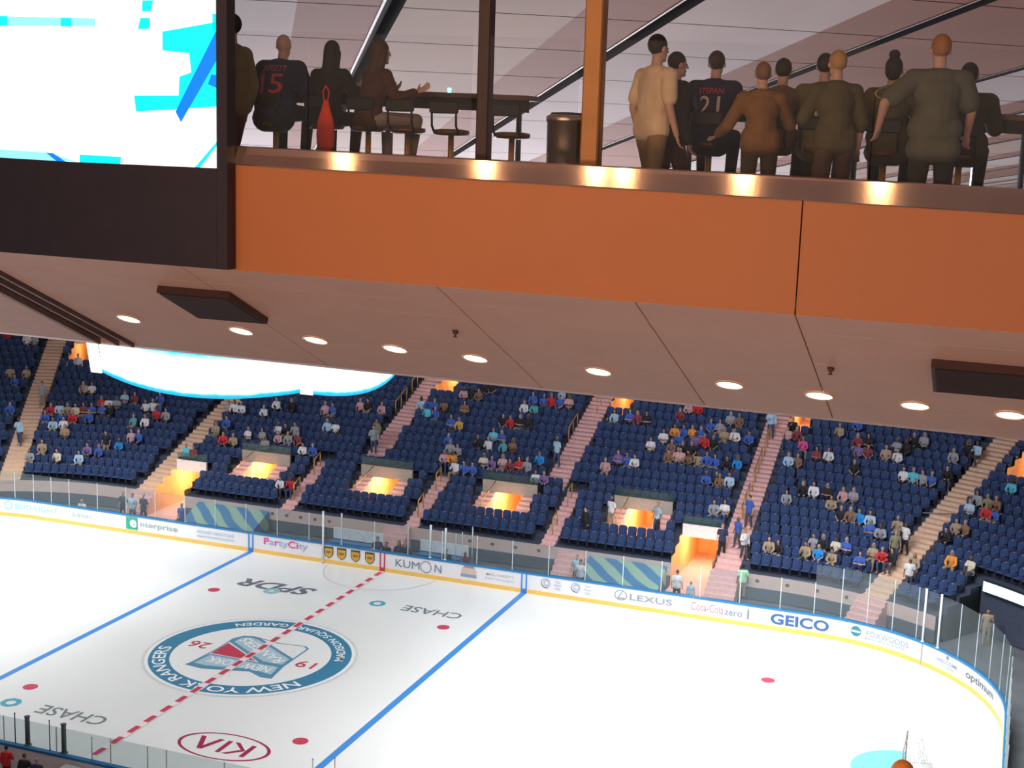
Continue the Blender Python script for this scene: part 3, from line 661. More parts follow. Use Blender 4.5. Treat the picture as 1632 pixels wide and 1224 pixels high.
def piece(name, prims, vox, m, parent, sm=3):
    me = remesh(prims, vox, sm); me.materials.append(m); me.polygons.foreach_set('use_smooth', [True]*len(me.polygons)); return link(name, me, parent)
def person(loc, rz, lab, grp, J, g=1., skin='pale', shirt=None, trousers=None, hair=None, hairc=(.02, .015, .012), sleeve=.62, inf=.02, scale=1., length=.96, hem=.02, cap=None):
    t = empty('person', loc, rz); tag(t, lab, 'person', grp)
    piece('body', skin_prims(J, g), .0085, SKIN[skin], t, 2)
    if shirt: sh_ = piece('shirt', shirt_prims(J, g, inf, sleeve, hem), .012, shirt, t, 3)
    if trousers: piece('trousers', trouser_prims(J, g, .012, length), .012, trousers, t, 3)
    if hair: piece('hair', hair_prims(J, hair), .010, mat('hair_%02d_%02d_%02d' % tuple(int(c*99) for c in hairc), hairc, .7), t, 2)
    b = MB(); H_ = J['head']
    for s in (-1, 1): b.ell(H_+V3((s*.030, .077, .012)), (.012, .007, .008), 10)
    b.build('eyes', mat('eye', (.05, .04, .04), .2), t, True)
    b = MB()
    for s in (-1, 1):
        a, c = J['a', s], J['t', s]; d = (c-a).normalized(); b.rbox(a.x-.05, a.y-.07, c.z-.035, a.x+.05, c.y+.05, c.z+.055, .02)
    b.build('shoes', mat('shoe_leather', (.03, .03, .035), .5), t)
    t.scale = (scale,)*3
    return t, (sh_ if shirt else None)
def on_back(shirt, body, w_, h_, zc, m, name, parent, off=.007):
    """lettering laid on the back of a shirt"""
    vf = fitw(text_verts(body, 1, .004), w_, h_)
    me = shirt.data; bv = BVHTree.FromPolygons([v.co for v in me.vertices], [tuple(p.vertices) for p in me.polygons])
    out = []
    for x, z in vf[0]:
        hit = bv.ray_cast(V3((x, -2, zc+z)), V3((0, 1, 0)))
        out.append((x, (hit[0].y if hit[0] else -.15)-off, zc+z))
    m2 = bpy.data.meshes.new(name); m2.from_pydata(out, [], vf[1]); m2.materials.append(m); m2.update(); return link(name, m2, parent)

# spectators: one body per pose, each spectator its own object with its own clothes
def figure(J, hair, sleeve, g=1.):
    parts = [(skin_prims(J, g, False), .021, 0), (hair_prims(J, hair), .022, 1), (shirt_prims(J, g, .02, sleeve), .024, 2), (trouser_prims(J, g, .014), .024, 3)]
    V = []; F = []; MI = []
    for pr, vx, k in parts:
        me = remesh(pr, vx, 2); i = len(V); V += [tuple(v.co) for v in me.vertices]; F += [tuple(i+j for j in p.vertices) for p in me.polygons]; MI += [k]*len(me.polygons); bpy.data.meshes.remove(me)
    me = bpy.data.meshes.new('person'); me.from_pydata(V, [], F)
    for _ in range(4): me.materials.append(SKIN['pale'])
    me.polygons.foreach_set('material_index', MI); me.polygons.foreach_set('use_smooth', [True]*len(F)); me.update(); return me
SITS = [figure(skeleton('sit', lean=.05), 'short', .62), figure(skeleton('sit', lean=.35, head=-.1), 'short', 1.8), figure(skeleton('sit', lean=.0, armL=((-.27, .08, .72), (.06, .24, .78)), armR=((.27, .08, .72), (-.06, .26, .74))), 'long', .62),
        figure(skeleton('sit', lean=.12, armR=((.25, .14, .72), (.12, .3, .95))), 'short', 1.7), figure(skeleton('sit', lean=.2, knee=.2), 'long', 1.8, .93)]
STANDS = [figure(skeleton('stand', stride=.10, lean=.03), 'short', .62), figure(skeleton('stand', stride=-.12, lean=.06, armR=((.27, .05, 1.16), (.16, .27, 1.18))), 'short', 1.8)]
SHC = {'red': (.60, .03, .04), 'white': (.78, .78, .80), 'grey': (.34, .36, .40), 'tan': (.42, .32, .22), 'blue': (.05, .13, .50), 'lightblue': (.42, .62, .78), 'pink': (.62, .36, .38), 'maroon': (.25, .05, .07), 'cream': (.72, .66, .52), 'black': (.02, .02, .025),
       'purple': (.22, .14, .36), 'brightblue': (.02, .28, .72), 'teal': (.10, .42, .48), 'cyan': (.12, .60, .76), 'orange': (.85, .32, .05), 'brown': (.25, .14, .09), 'olive': (.26, .26, .16), 'gold': (.62, .42, .12), 'magenta': (.80, .10, .36), 'green': (.45, .85, .50), 'navy': (.03, .04, .10)}
SHM = {k: mat('shirt_'+k, v, .8) for k, v in SHC.items()}
PANTS = [mat('trousers_'+n, c, .8) for n, c in (('denim', (.06, .09, .18)), ('khaki', (.36, .29, .20)), ('black', (.02, .02, .025)), ('charcoal', (.08, .08, .10)))]
HAIRM = [mat('hair_'+n, c, .8) for n, c in (('black', (.02, .015, .012)), ('brown', (.08, .045, .025)), ('fair', (.35, .24, .12)), ('grey', (.3, .3, .3)))]
PNAME = ['denim', 'khaki', 'black', 'charcoal']
people = []
def spectator(loc, rz, colour, mesh, lab=None, grp=None, sc=1.):
    o = link('person', mesh, None, loc, rz); o.scale = (sc,)*3
    for i, m_ in enumerate((SKIN[random.choice(['pale', 'pale', 'pale', 'tan', 'tan', 'dark'])], random.choice(HAIRM), SHM[colour], random.choice(PANTS))):
        o.material_slots[i].link = 'OBJECT'; o.material_slots[i].material = m_
    o['category'] = 'person'
    if lab: o['label'] = lab
    if grp: o['group'] = grp
    return o
SPEC = '''18,-27.51,red;17,-26.83,white;17,-26.58,grey;12,-27.13,tan;11,-26.86,blue;12,-26.52,tan;9,-25.61,grey,s;7,-26.76,blue;4,-26.01,lightblue,s;10,-24.07,tan;10,-23.73,white;10,-24.05,pink;8,-22.97,red;8,-22.63,white;8,-22.29,grey;9,-22.15,lightblue;9,-21.68,maroon;8,-20.94,white;8,-20.6,white;9,-20.54,blue;8,-20.26,blue;7,-24.98,red;7,-24.63,lightblue;7,-24.28,tan;7,-23.92,cream;7,-23.56,maroon;7,-23.2,blue;7,-22.71,blue;7,-22.36,black;6,-24.33,blue;6,-23.86,red;5,-24.11,white;6,-25.1,blue;5,-24.58,lightblue;4,-23.84,tan;6,-23.06,blue;6,-20.94,teal;6,-20.33,white;7,-20.11,red;7,-19.65,grey;4,-20.39,pink;4,-19.96,blue;3,-21.35,black,s;2,-22.07,purple;2,-21.44,blue;3,-20.65,brightblue;1,-25.05,grey;2,-24.58,tan;1,-23.52,cream;1,-22.27,lightblue;3,-16.35,cyan;3,-15.85,maroon;9,-15.94,white;9,-15.44,white;9,-16.44,grey;6,-15.81,tan;7,-15.42,blue;5,-14.73,red;5,-14.1,tan;6,-13.57,white;4,-12.97,blue;14,-24.81,white;10,-13.3,white;9,-13.76,white;10,-12.32,black;10,-10.0,pink;10,-9.5,blue;11,-8.0,pink;11,-7.5,black;11,-6.46,pink;8,-8.97,lightblue;8,-8.47,white;7,-11.9,white;7,-10.76,grey;7,-11.33,black;6,-12.57,grey;5,-11.92,grey;6,-11.39,pink;6,-10.79,grey;6,-10.11,maroon;5,-9.29,white;5,-8.65,blue;1,-8.95,white;1,-8.37,red;12,-4.25,lightblue;12,-3.75,blue;12,-3.25,blue;12,-2.75,brown;11,-3.5,cyan;11,-2.97,blue;14,-2.09,pink;14,-1.59,black;14,-1.09,brown;12,-1.39,brown;10,-1.58,blue;10,-1.02,gold;8,-1.05,blue;7,-0.59,grey;7,-0.06,grey;6,-0.08,orange;6,-0.58,pink;5,0.41,white;5,0.95,blue;5,1.45,blue;8,-5.6,olive,s;7,-5.42,grey,s;9,1.44,cyan;9,1.96,blue;8,0.8,black;8,1.48,white;8,2.43,teal;8,2.95,brown;6,1.8,cream;6,2.39,purple;6,2.96,pink;6,3.46,maroon;6,3.96,red;13,2.2,white;14,2.47,blue;13,2.86,teal;14,3.13,blue;14,3.63,red;14,4.13,blue;15,4.01,lightblue;14,4.7,pink;11,1.42,black;11,1.92,red;11,2.49,black;11,2.99,black;8,5.71,lightblue,s;6,4.46,grey;7,4.89,brightblue;5,5.25,white;5,5.75,purple;4,4.89,pink;15,-1.02,black;15,-0.52,black;15,7.15,red;15,7.65,white;13,7.85,lightblue;13,8.75,blue;13,9.25,maroon;13,9.75,black;10,10.69,white;11,11.21,white;12,11.68,orange;12,12.18,blue;10,11.91,brown;10,12.54,black;9,12.63,pink;9,13.13,brown;7,8.77,pink;8,9.27,purple;8,9.77,blue;8,10.27,white;1,9.28,black,s;2,11.22,white,s;2,11.76,lightblue,s;2,12.35,grey,s;15,11.91,pink;14,11.55,maroon;15,12.41,red;13,13.56,blue;13,14.1,grey;14,14.53,grey;14,15.03,brown;12,12.68,orange;11,12.14,blue;12,13.18,blue;11,13.09,purple;11,13.6,red;11,14.1,black;12,14.53,tan;12,15.13,white;12,15.03,maroon;12,16.02,blue;9,11.97,brown;10,13.04,black;9,12.47,pink;9,13.63,tan;9,14.13,blue;9,14.63,blue;9,15.3,black;9,15.86,brightblue;7,14.54,blue;7,15.24,brown;7,15.78,lightblue;7,15.04,black;4,15.48,grey;4,16.05,white;14,16.9,lightblue,s;13,17.98,pink;13,18.48,maroon;12,18.96,magenta;10,18.48,lightblue;10,18.98,brown;11,19.52,maroon;11,19.91,white;14,18.08,black;6,18.95,grey;7,19.51,black;7,19.91,white;7,20.38,black;6,20.7,tan;7,21.01,pink;7,21.36,grey;4,17.37,blue,s;2,17.14,blue,s;1,17.65,white,s;1,18.87,tan;1,19.33,black;2,20.72,grey;2,21.16,black;1,21.16,brightblue;1,20.57,tan;2,21.72,cream;2,22.16,blue;1,21.85,tan;15,20.44,blue;14,19.97,tan;13,20.64,maroon;13,20.96,black;12,20.8,purple;12,21.09,maroon;12,21.67,tan;12,22.04,white;13,21.88,grey;13,22.17,black;14,22.26,black;14,22.55,grey;10,22.92,cyan;10,22.6,white;10,23.24,grey;10,23.55,blue;13,23.64,grey;11,23.86,black;14,23.91,black;14,24.19,lightblue;10,20.91,black;11,25.99,cyan;9,25.43,grey;9,25.76,olive;8,25.4,lightblue;9,26.09,brown;8,26.06,red;8,26.4,blue;6,25.54,tan;5,25.48,black;6,25.91,brown;5,21.65,brown;5,22.03,brightblue;5,22.44,lightblue;5,21.26,black;4,23.12,grey;5,23.53,tan;4,22.66,blue;4,24.22,white,s;3,24.1,olive,s;2,23.37,tan;2,23.81,red;2,24.25,black;1,23.08,blue;3,26.57,orange;3,27.41,cream;3,27.83,tan;1,25.57,white,s;2,25.28,tan'''
ORD = ['leftmost', 'second', 'third', 'fourth', 'fifth', 'sixth', 'seventh', 'eighth', 'ninth', 'tenth']
BL = ['far left edge seat block', 'second seat block from the left', 'third seat block from the left', 'fourth seat block from the left', 'fifth seat block from the left', 'sixth seat block from the left', 'far right corner seat block']
CN = {'lightblue': 'light blue', 'brightblue': 'bright blue'}
buckets = {}
for e in SPEC.split(';'):
    q = e.split(','); r, u, c, st = int(q[0]), float(q[1]), q[2], len(q) > 3
    if cut(u, r) and not st: continue
    k = kk(u, r*RD)
    if st:
        z = zr(r)+.02; d = r*RD+.3
        if any(abs(u-a) < 1 and r >= r0 for a, r0 in AISLES): pass
        for c0, hw, a, b_ in VOMS:
            if abs(u-c0) < hw and a <= r < b_: z = zr(r)+.17; d = r*RD+.5; u = c0-(hw-.35) if u < c0 else c0+(hw-.35)
        mesh = random.choice(STANDS)
        o = spectator(P(u, d, z), face_in(u)+random.uniform(-.8, .8), c, mesh, sc=random.uniform(.93, 1.04))
    else:
        o = spectator(P(u, r*RD+.52, zr(r)), face_in(u)+random.uniform(-.25, .25), c, random.choice(SITS), sc=random.uniform(.94, 1.05))
    bi = sum(u > a for a in (-25.96, -17.3, -5.2, 6.2, 17.0, 24.44)); rb = 'front' if r < 6 else 'middle' if r < 11 else 'upper'
    buckets.setdefault((c, bi, rb, st), []).append((u, r, o))
for (c, bi, rb, st), L_ in buckets.items():
    L_.sort(key=lambda q: (q[0], q[1])); n = len(L_); base = ('standing' if st else 'seated')+' person in '+CN.get(c, c)+' top, '+rb+' rows of the '+BL[bi]
    for i, (u, r, o) in enumerate(L_):
        o['label'] = base if n == 1 else (ORD[i] if i == 0 else ORD[i]+' from left')+' '+('standing' if st else 'seated')+' person in '+CN.get(c, c)+' top, '+rb+' rows, '+BL[bi].replace('seat ', '').replace(' from the left', ' from left')
# people on the floor behind the glass
for x, y, z, c, rz, st, lab in ((-15.9, 14.9, 0, 'navy', pi, 1, 'person in dark suit standing by the left floor entrance, nearest the ramp'), (-16.5, 14.7, 0, 'lightblue', pi, 1, 'person in light blue shirt standing between two dark suits by the left entrance'), (-17.2, 14.8, 0, 'navy', pi, 1, 'person in dark suit standing left of the light blue shirt at the left entrance'),
        (-19.2, 13.9, 0, 'white', pi, 0, 'person in white seated low behind the boards glass at far left'), (-12.9, 14.2, 0, 'blue', pi, 1, 'person in blue standing by the left printed cover behind the glass'), (10.3, 14.1, 0, 'white', pi, 1, 'person in white standing at the left end of the right printed cover'), (9.9, 14.8, 0, 'lightblue', pi, 1, 'person in light blue standing left of the right printed cover'),
        (15.1, 14.6, 0, 'white', 0, 1, 'person in bright white top standing before the right floor entrance'), (15.8, 14.6, 0, 'lightblue', 0, 1, 'child in light blue standing beside the bright white top'), (18.0, 16.3, .2, 'green', .4, 1, 'person in pale green shirt leaning at the foot of the fifth stairway'), (16.5, 18.2, 1.6, 'navy', pi, 1, 'person in navy standing beside the right floor entrance parapet'),
        (29.5, 15.3, 0, 'tan', pi, 1, 'person in tan standing near the dark corner tunnel mouth')):
    o = spectator((x, y, z), rz, c, STANDS[0] if st else SITS[1], lab, None, .72 if 'child' in lab else 1.)
for i, (x, y) in enumerate(((-1.0, 14.4), (-.2, 14.0), (.35, 14.2), (.9, 14.1), (3.1, 14.0), (4.15, 14.2))):
    b = MB(); b.rbox(-.2, -.2, .0, .2, .2, .45, .02); tag(b.build('stool_box', M_dgrey, None, False, (x, y+.0, 0)), 'dark box seat under the '+(ORD[i]+' official' if i == 0 else ORD[i]+' official from the left')+' at the penalty boxes', 'seat', 'box seats of the officials')
    spectator((x, y, .0), pi if i % 2 else pi+.4, ['navy', 'black', 'black', 'navy', 'black', 'maroon'][i], SITS[i % 4], (ORD[i] if i == 0 else ORD[i]+' from the left')+' dark dressed official seated behind the far boards at the penalty boxes')
# near bench corner
b = MB(); b.rbox(-5, -.25, .0, 5, .25, .45); tag(b.build('player_bench', mat('bench_wood', (.16, .14, .13), .6), None, False, (-4.3, -14.6, 0)), 'long dark players bench behind the near boards at lower left', 'bench')
b = MB(); b.rbox(-.35, -.6, 0, .35, .6, .9); tag(b.build('bench_divider', mat('pale_divider', (.42, .44, .42), .6), None, False, (1.1, -13.85, 0)), 'pale grey divider at the end of the players bench behind the near boards', 'partition')
for x, y, c, lab in ((-1.3, -13.75, 'red', 'person in red with pale hair standing behind the near boards at lower left'), (-.35, -14.0, 'black', 'person in black standing behind the near boards beside the person in red'), (.25, -14.1, 'navy', 'person in navy standing next to the grey divider behind the near boards'), (-2.2, -13.9, 'brightblue', 'person in bright blue standing behind the near boards at the frame edge')):
    spectator((x, y, 0), .2, c, STANDS[1], lab, None, .78)

# ------------------------------------------------------------------ the bridge: own frame with the camera's plan position as origin
OX, OY, OZ = CX, CY, CZ
def W(x, y, z): return (OX+x, OY+y, OZ+z)
lt = lambda x: -.143-.0146*(x+6.82)      # ledge top
lb = lambda x: -.308-.0179*(x+6.82)      # ledge bottom
fb = lambda x: -1.265-.0065*(x+6.85)     # fascia bottom
zf = lambda x: -.70-.016*(x+6.5)         # deck
YF, YB = 11.0, 13.98
zs = lambda x, y: fb(x)-.0-.46*(y-YF)
M_fascia = mat('orange_fascia', (.47, .160, .052), .55, var=.02, scale=1.2)
M_soffit = mat('soffit_plank', (.76, .46, .33), .6, var=.03, scale=2)
M_ledge = mat('brushed_steel', (.58, .42, .35), .12, .92, var=.04, scale=3)
nt = M_ledge.node_tree; bs = nt.nodes['Principled BSDF']
bs.inputs['Anisotropic'].default_value = .92; bs.inputs['Anisotropic Rotation'].default_value = .25
cxyz = nt.nodes.new('ShaderNodeCombineXYZ'); cxyz.inputs[0].default_value = 1; nt.links.new(cxyz.outputs[0], bs.inputs['Tangent'])
X0, X1 = -13., 6.
XJ = .02*0-1.66                      # joint in the fascia
def strip(name, xs, pf, m, parent=None):
    b = MB(); b.loft([[W(x, *q) for q in pf(x)] for x in xs], cap=True); return b.build(name, m, parent)
for i, (a, c) in enumerate(((X0, XJ-.006), (XJ+.006, X1))):
    struct(strip('wall_bridge', [a, (a+c)/2, c], lambda x: [(YF, fb(x)), (YF, lb(x)-.0), (YF+.15, lb(x)), (YF+.15, fb(x))], M_fascia), 'orange painted fascia of the overhead bridge')
struct(strip('trim_2', [X0, 0, X1], lambda x: [(YF-.015, lb(x)+.0), (YF-.02, lb(x)+.008), (YF+.012, lt(x)-.008), (YF+.025, lt(x)), (YF+.30, lt(x)), (YF+.30, lb(x))], M_ledge), 'brushed steel ledge along the top of the bridge fascia')
struct(strip('floor', [X0, 0, X1], lambda x: [(YF+.30, zf(x)), (YB+.15, zf(x)), (YB+.15, zf(x)-.2), (YF+.30, zf(x)-.2)], mat('bridge_carpet', (.08, .06, .07), .9)), 'dark deck of the overhead bridge')
struct(strip('wall_bridge', [X0, 0, X1], lambda x: [(YB, zs(x, YB)), (YB+.15, zs(x, YB)-.05), (YB+.15, zf(x)), (YB, zf(x))], M_soffit), 'rink side outer wall of the bridge')
# sloping soffit built of planks with open joints
ysj = [11.15, 11.42, 11.80, 12.22, 12.66, 13.02, 13.42, 13.70, YB]; ysj = [YF+.0]+ysj[1:]
xsj = [X0, -10.6, -9.9, -7.35, -4.75, -2.97, XJ, 1.2, X1]
b = MB()
for i in range(len(ysj)-1):
    for j in range(len(xsj)-1):
        a, c, y0, y1 = xsj[j]+.006, xsj[j+1]-.006, ysj[i]+.004, ysj[i+1]-.004
        if xsj[j] == -10.6: continue
        b.hexa([W(a, y0, zs(a, y0)), W(c, y0, zs(c, y0)), W(c, y1, zs(c, y1)), W(a, y1, zs(a, y1)), W(a, y0, zs(a, y0)+.04), W(c, y0, zs(c, y0)+.04), W(c, y1, zs(c, y1)+.04), W(a, y1, zs(a, y1)+.04)])
struct(b.build('ceiling', M_soffit), 'sloping brown plank soffit under the bridge')
b = MB(); e = .055; YQ = YF+.02; b.hexa([W(X0, YQ, zs(X0, YQ)+e), W(X1, YQ, zs(X1, YQ)+e), W(X1, YB, zs(X1, YB)+e), W(X0, YB, zs(X0, YB)+e), W(X0, YQ, zs(X0, YQ)+e+.1), W(X1, YQ, zs(X1, YQ)+e+.1), W(X1, YB, zs(X1, YB)+e+.1), W(X0, YB, zs(X0, YB)+e+.1)])
struct(b.build('ceiling', mat('soffit_backing', (.12, .07, .055), .8)), 'dark backing behind the soffit joints')
# track recess at far left
b = MB()
for dx in (-.55, -.28, -.06): b.hexa([W(-9.95+dx-.02, YF, zs(-10, YF)-.02), W(-9.95+dx+.02, YF, zs(-10, YF)-.02), W(-9.95+dx+.02, YB, zs(-10, YB)-.02), W(-9.95+dx-.02, YB, zs(-10, YB)-.02), W(-9.95+dx-.02, YF, zs(-10, YF)+.05), W(-9.95+dx+.02, YF, zs(-10, YF)+.05), W(-9.95+dx+.02, YB, zs(-10, YB)+.05), W(-9.95+dx-.02, YB, zs(-10, YB)+.05)])
tag(b.build('ceiling_track', mat('track_brown', (.20, .11, .09), .5)), 'brown track running diagonally across the soffit at far left', 'track')
# downlights
sl = math.atan(.46); Ms = Matrix.Rotation(-sl, 3, 'X')
M_lens = mat('lamp_lens', (1, .9, .75), .4, emit=(1, .80, .58), es=7); M_trimr = mat('lamp_trim', (.75, .55, .38), .4)
lampx = [(-9.25, 12.85), (-7.85, 12.90), (-6.98, 12.97), (-6.07, 13.01), (-5.19, 13.07), (-3.88, 13.11), (-2.56, 13.13), (-1.71, 13.19), (-.83, 13.21), (.01, 13.21)]
def tilted(c, prof, n=24, M=Ms):
    c = V3(c); return [[c+M @ V3((r*cos(2*pi*j/n), r*sin(2*pi*j/n), z)) for j in range(n)] for r, z in prof]
nth = ['leftmost', 'second', 'third', 'fourth', 'fifth', 'sixth', 'seventh', 'eighth', 'ninth', 'rightmost']
for i, (x, y) in enumerate(lampx):
    t = empty('downlight', W(x, y, zs(x, y))); tag(t, 'round glowing recessed downlight in the bridge soffit, '+nth[i]+(' from the left' if 0 < i < 9 else '')+' of ten', 'ceiling light', 'downlights in the bridge soffit')
    b = MB(); b.loft(tilted((0, 0, 0), [(.142, -.004), (.142, -.012), (.126, -.014), (.122, -.004)])); b.build('trim_ring', M_trimr, t, True)
    b = MB(); b.loft(tilted((0, 0, 0), [(.121, -.006), (.09, -.010), (.001, -.012)]), cap=True); b.build('lens', M_lens, t, True)
    l = bpy.data.lights.new('downlight_lamp', 'SPOT'); l.energy = 30; l.color = (1, .7, .4); l.spot_size = 2.3; l.shadow_soft_size = .08
    lo = bpy.data.objects.new('downlight_lamp', l); COL.objects.link(lo); lo.location = W(x, y, zs(x, y)-.06)
# hanging speaker boxes
for xa, xb, y0, y1, lab in ((-8.02, -7.20, 11.62, 12.36, 'left'), (-.64, .42, 11.80, 12.48, 'right')):
    xm = (xa+xb)/2; t = empty('speaker_box', W(xm, (y0+y1)/2, zs(xm, (y0+y1)/2))); tag(t, 'dark speaker box with grille mounted under the bridge soffit, '+lab+' one', 'speaker')
    h = (xb-xa)/2; L_ = (y1-y0)/2/cos(sl)
    c8 = lambda z0, z1, q=0, e=0: [Ms @ V3(p) for p in ((-h+q, -L_+q, z0), (h-q, -L_+q, z0), (h-q, L_-q, z0), (-h+q, L_-q, z0), (-h+q, -L_+q, z1), (h-q, -L_+q, z1), (h-q, L_-q, z1), (-h+q, L_-q, z1))]
    b = MB(); b.hexa(c8(-.07, .02)); b.build('cabinet', mat('speaker_brown', (.075, .035, .028), .6), t)
    b = MB(); b.hexa(c8(-.078, -.065, .03))
    b.build('grille', mat('speaker_grille', (.05, .026, .022), .9), t)
b = MB(); b.lathe((0, 0, 0), [(.03, -.0), (.03, -.03), (.012, -.04), (.012, -.06), (.025, -.065)], 12)
sp0 = b.build('sprinkler', mat('sprinkler_dark', (.1, .05, .04), .5), None, True, W(-7.28, 12.14, zs(-7.28, 12.14))); tag(sp0, 'small sprinkler head on the soffit beside the left speaker box', 'sprinkler', 'soffit sprinklers')
for x, y, lab in ((-5.06, 12.20, 'above the fifth downlight'), (-1.51, 12.28, 'above the eighth downlight')):
    c = sp0.copy(); COL.objects.link(c); c.location = W(x, y, zs(x, y)); c['label'] = 'small sprinkler head on the soffit '+lab
# big screen at left
YS_ = 10.85
t = empty('video_screen', W(-8.2, YS_, fb(-8.2))); tag(t, 'huge bright white and cyan video screen in a black frame on the bridge', 'screen')
o = V3(t.location)
def loc8(x0, x1, y0, y1, z0, z1, z0b=None): return [V3(W(*p))-o for p in ((x0, y0, z0), (x1, y0, z0b or z0), (x1, y1, z0b or z0), (x0, y1, z0), (x0, y0, z1), (x1, y0, z1), (x1, y1, z1), (x0, y1, z1))]
M_frame = mat('screen_frame', (.020, .014, .024), .5)
b = MB(); b.hexa(loc8(-13, -6.855, YS_, YS_+.14, -1.215, -.345, -1.25)); b.hexa(loc8(-6.853, -6.745, YS_, YS_+.14, -1.25, 3.0)); b.hexa(loc8(-13, -6.855, YS_+.03, YS_+.14, -.345, 3.0)); b.build('frame', M_frame, t)
b = MB(); b.quad(*[V3(W(*p))-o for p in ((-13, YS_+.02, -.26), (-6.855, YS_+.02, -.375), (-6.855, YS_+.02, 2.9), (-13, YS_+.02, 2.9))]); b.build('display', mat('display_white', (.8, .8, .8), .4, emit=(1, 1, 1), es=1.6), t)
M_c1 = mat('display_cyan', (0, .1, .1), .4, emit=(0, .88, 1.0), es=1.15); M_c2 = mat('display_blue', (0, .05, .1), .4, emit=(.0, .22, .95), es=1.1); M_c3 = mat('display_pale', (0, .1, .1), .4, emit=(.35, .86, 1.0), es=1.1)
for k, (pts, m_) in enumerate((([(-7.627, 1.117), (-7.508, 1.117), (-7.542, 1.019), (-7.635, 1.019)], M_c1), ([(-7.65, .964), (-7.543, .964), (-7.558, .866), (-7.678, .865)], M_c1),
        ([(-7.419, .845), (-6.857, .93), (-6.857, .196), (-7.711, .132), (-7.729, .277), (-7.255, .287), (-7.246, .452), (-7.122, .492), (-7.14, .656), (-7.421, .68)], M_c1),
        ([(-9.6, .985), (-8.136, .958), (-8.138, .886), (-9.6, .89)], M_c3), ([(-8.517, .963), (-8.398, .963), (-8.4, .885), (-8.519, .885)], M_c1), ([(-9.4, .98), (-9.119, .98), (-9.123, .894), (-9.4, .894)], M_c1),
        ([(-6.857, .858), (-6.857, .60), (-7.231, .049), (-7.289, .142)], M_c2), ([(-6.857, .469), (-6.857, .36), (-6.947, .391), (-6.908, .479)], M_c2),
        ([(-9.6, -.25), (-8.696, -.268), (-8.357, -.343), (-8.662, -.342), (-9.6, -.33)], M_c3), ([(-9.15, -.26), (-9.02, -.26), (-8.93, -.335), (-9.06, -.335)], M_c1), ([(-8.72, -.27), (-8.64, -.27), (-8.5, -.345), (-8.6, -.345)], M_c2), ([(-8.341, -.273), (-7.876, -.28), (-7.891, -.357), (-8.343, -.349)], M_c1), ([(-7.877, -.347), (-7.402, -.352), (-7.402, -.366), (-7.877, -.358)], M_c1),
        ([(-6.857, -.106), (-6.857, -.145), (-7.057, -.372), (-7.117, -.371)], M_c1), ([(-7.7, .72), (-7.55, .72), (-7.55, .60), (-7.7, .60)], M_c3) if False else ([(-6.9, 1.0), (-6.857, 1.0), (-6.857, .86), (-6.9, .85)], M_c1))):
    b = MB(); b.quad(*[V3(W(x, YS_+.017-.001*(k % 3)-(.003 if m_ is M_c2 else 0), z))-o for x, z in reversed(pts)]); b.build('display_graphic', m_, t)
# posts, guard glass, counter
def bpost(x, w_, m_, lab, y=11.32):
    t = MB(); t.rbox(-w_/2, -w_/2, 0, w_/2, w_/2, 4.3, .012); t.rbox(-w_/2-.04, -w_/2-.04, 0, w_/2+.04, w_/2+.04, .02, .004)
    tag(t.build('bridge_post', m_, None, False, W(x, y, zf(x)+.0)), lab, 'post')
bpost(-3.50, .155, mat('copper_post', (.34, .15, .045), .45, .3, var=.12, scale=3), 'copper coloured square post rising from the bridge ledge')
bpost(-4.475, .115, mat('dark_red_post', (.030, .010, .010), .5), 'dark reddish square post on the bridge ledge left of the copper post')
G_guard = glassmat('guard_rail_glass', (.97, .97, .97), .012, .02)
for a, c, lab in ((-9.5, -6.14, 'behind the video screen edge'), (-6.13, -4.56, 'between the screen and the dark red post'), (-4.4, -3.6, 'between the two posts'), (-3.4, -1.2, 'right of the copper post'), (-1.19, 2.5, 'at the right end')):
    t = empty('guard_glass', W((a+c)/2, YF+.22, lt((a+c)/2))); tag(t, 'clear guard glass on the bridge ledge '+lab, 'guard glass', 'clear guard glass on the bridge ledge'); o = V3(t.location)
    b = MB(); b.hexa([V3(W(*p))-o for p in ((a, YF+.215, lt(a)-.0), (c, YF+.215, lt(c)-.0), (c, YF+.225, lt(c)), (a, YF+.225, lt(a)), (a, YF+.215, .87-.016*(a+6.1)), (c, YF+.215, .87-.016*(c+6.1)), (c, YF+.225, .87-.016*(c+6.1)), (a, YF+.225, .87-.016*(a+6.1)))]); b.build('pane', G_guard, t)
t = empty('drink_counter', W(-2, 13.65, zf(-2))); tag(t, 'long dark drink counter along the rink side of the bridge', 'counter'); o = V3(t.location)
b = MB(); b.loft([[V3(W(x, *q))-o for q in ((13.40, zf(x)+1.11), (13.40, zf(x)+1.16), (13.80, zf(x)+1.16), (13.80, zf(x)+1.11))] for x in (-11, -4.83)], cap=True)
b.loft([[V3(W(x, *q))-o for q in ((13.40, zf(x)+1.11), (13.40, zf(x)+1.16), (13.80, zf(x)+1.16), (13.80, zf(x)+1.11))] for x in (-3.3, 3)], cap=True); b.build('counter_top', mat('counter_wood', (.10, .045, .035), .45), t)
b = MB(); b.loft([[V3(W(x, *q))-o for q in ((13.44, zf(x)+.99), (13.44, zf(x)+1.11), (13.50, zf(x)+1.11), (13.50, zf(x)+.99))] for x in (-11, -4.85)], cap=True)
b.loft([[V3(W(x, *q))-o for q in ((13.44, zf(x)+.99), (13.44, zf(x)+1.11), (13.50, zf(x)+1.11), (13.50, zf(x)+.99))] for x in (-3.3, 3)], cap=True); b.build('apron', M_black, t)
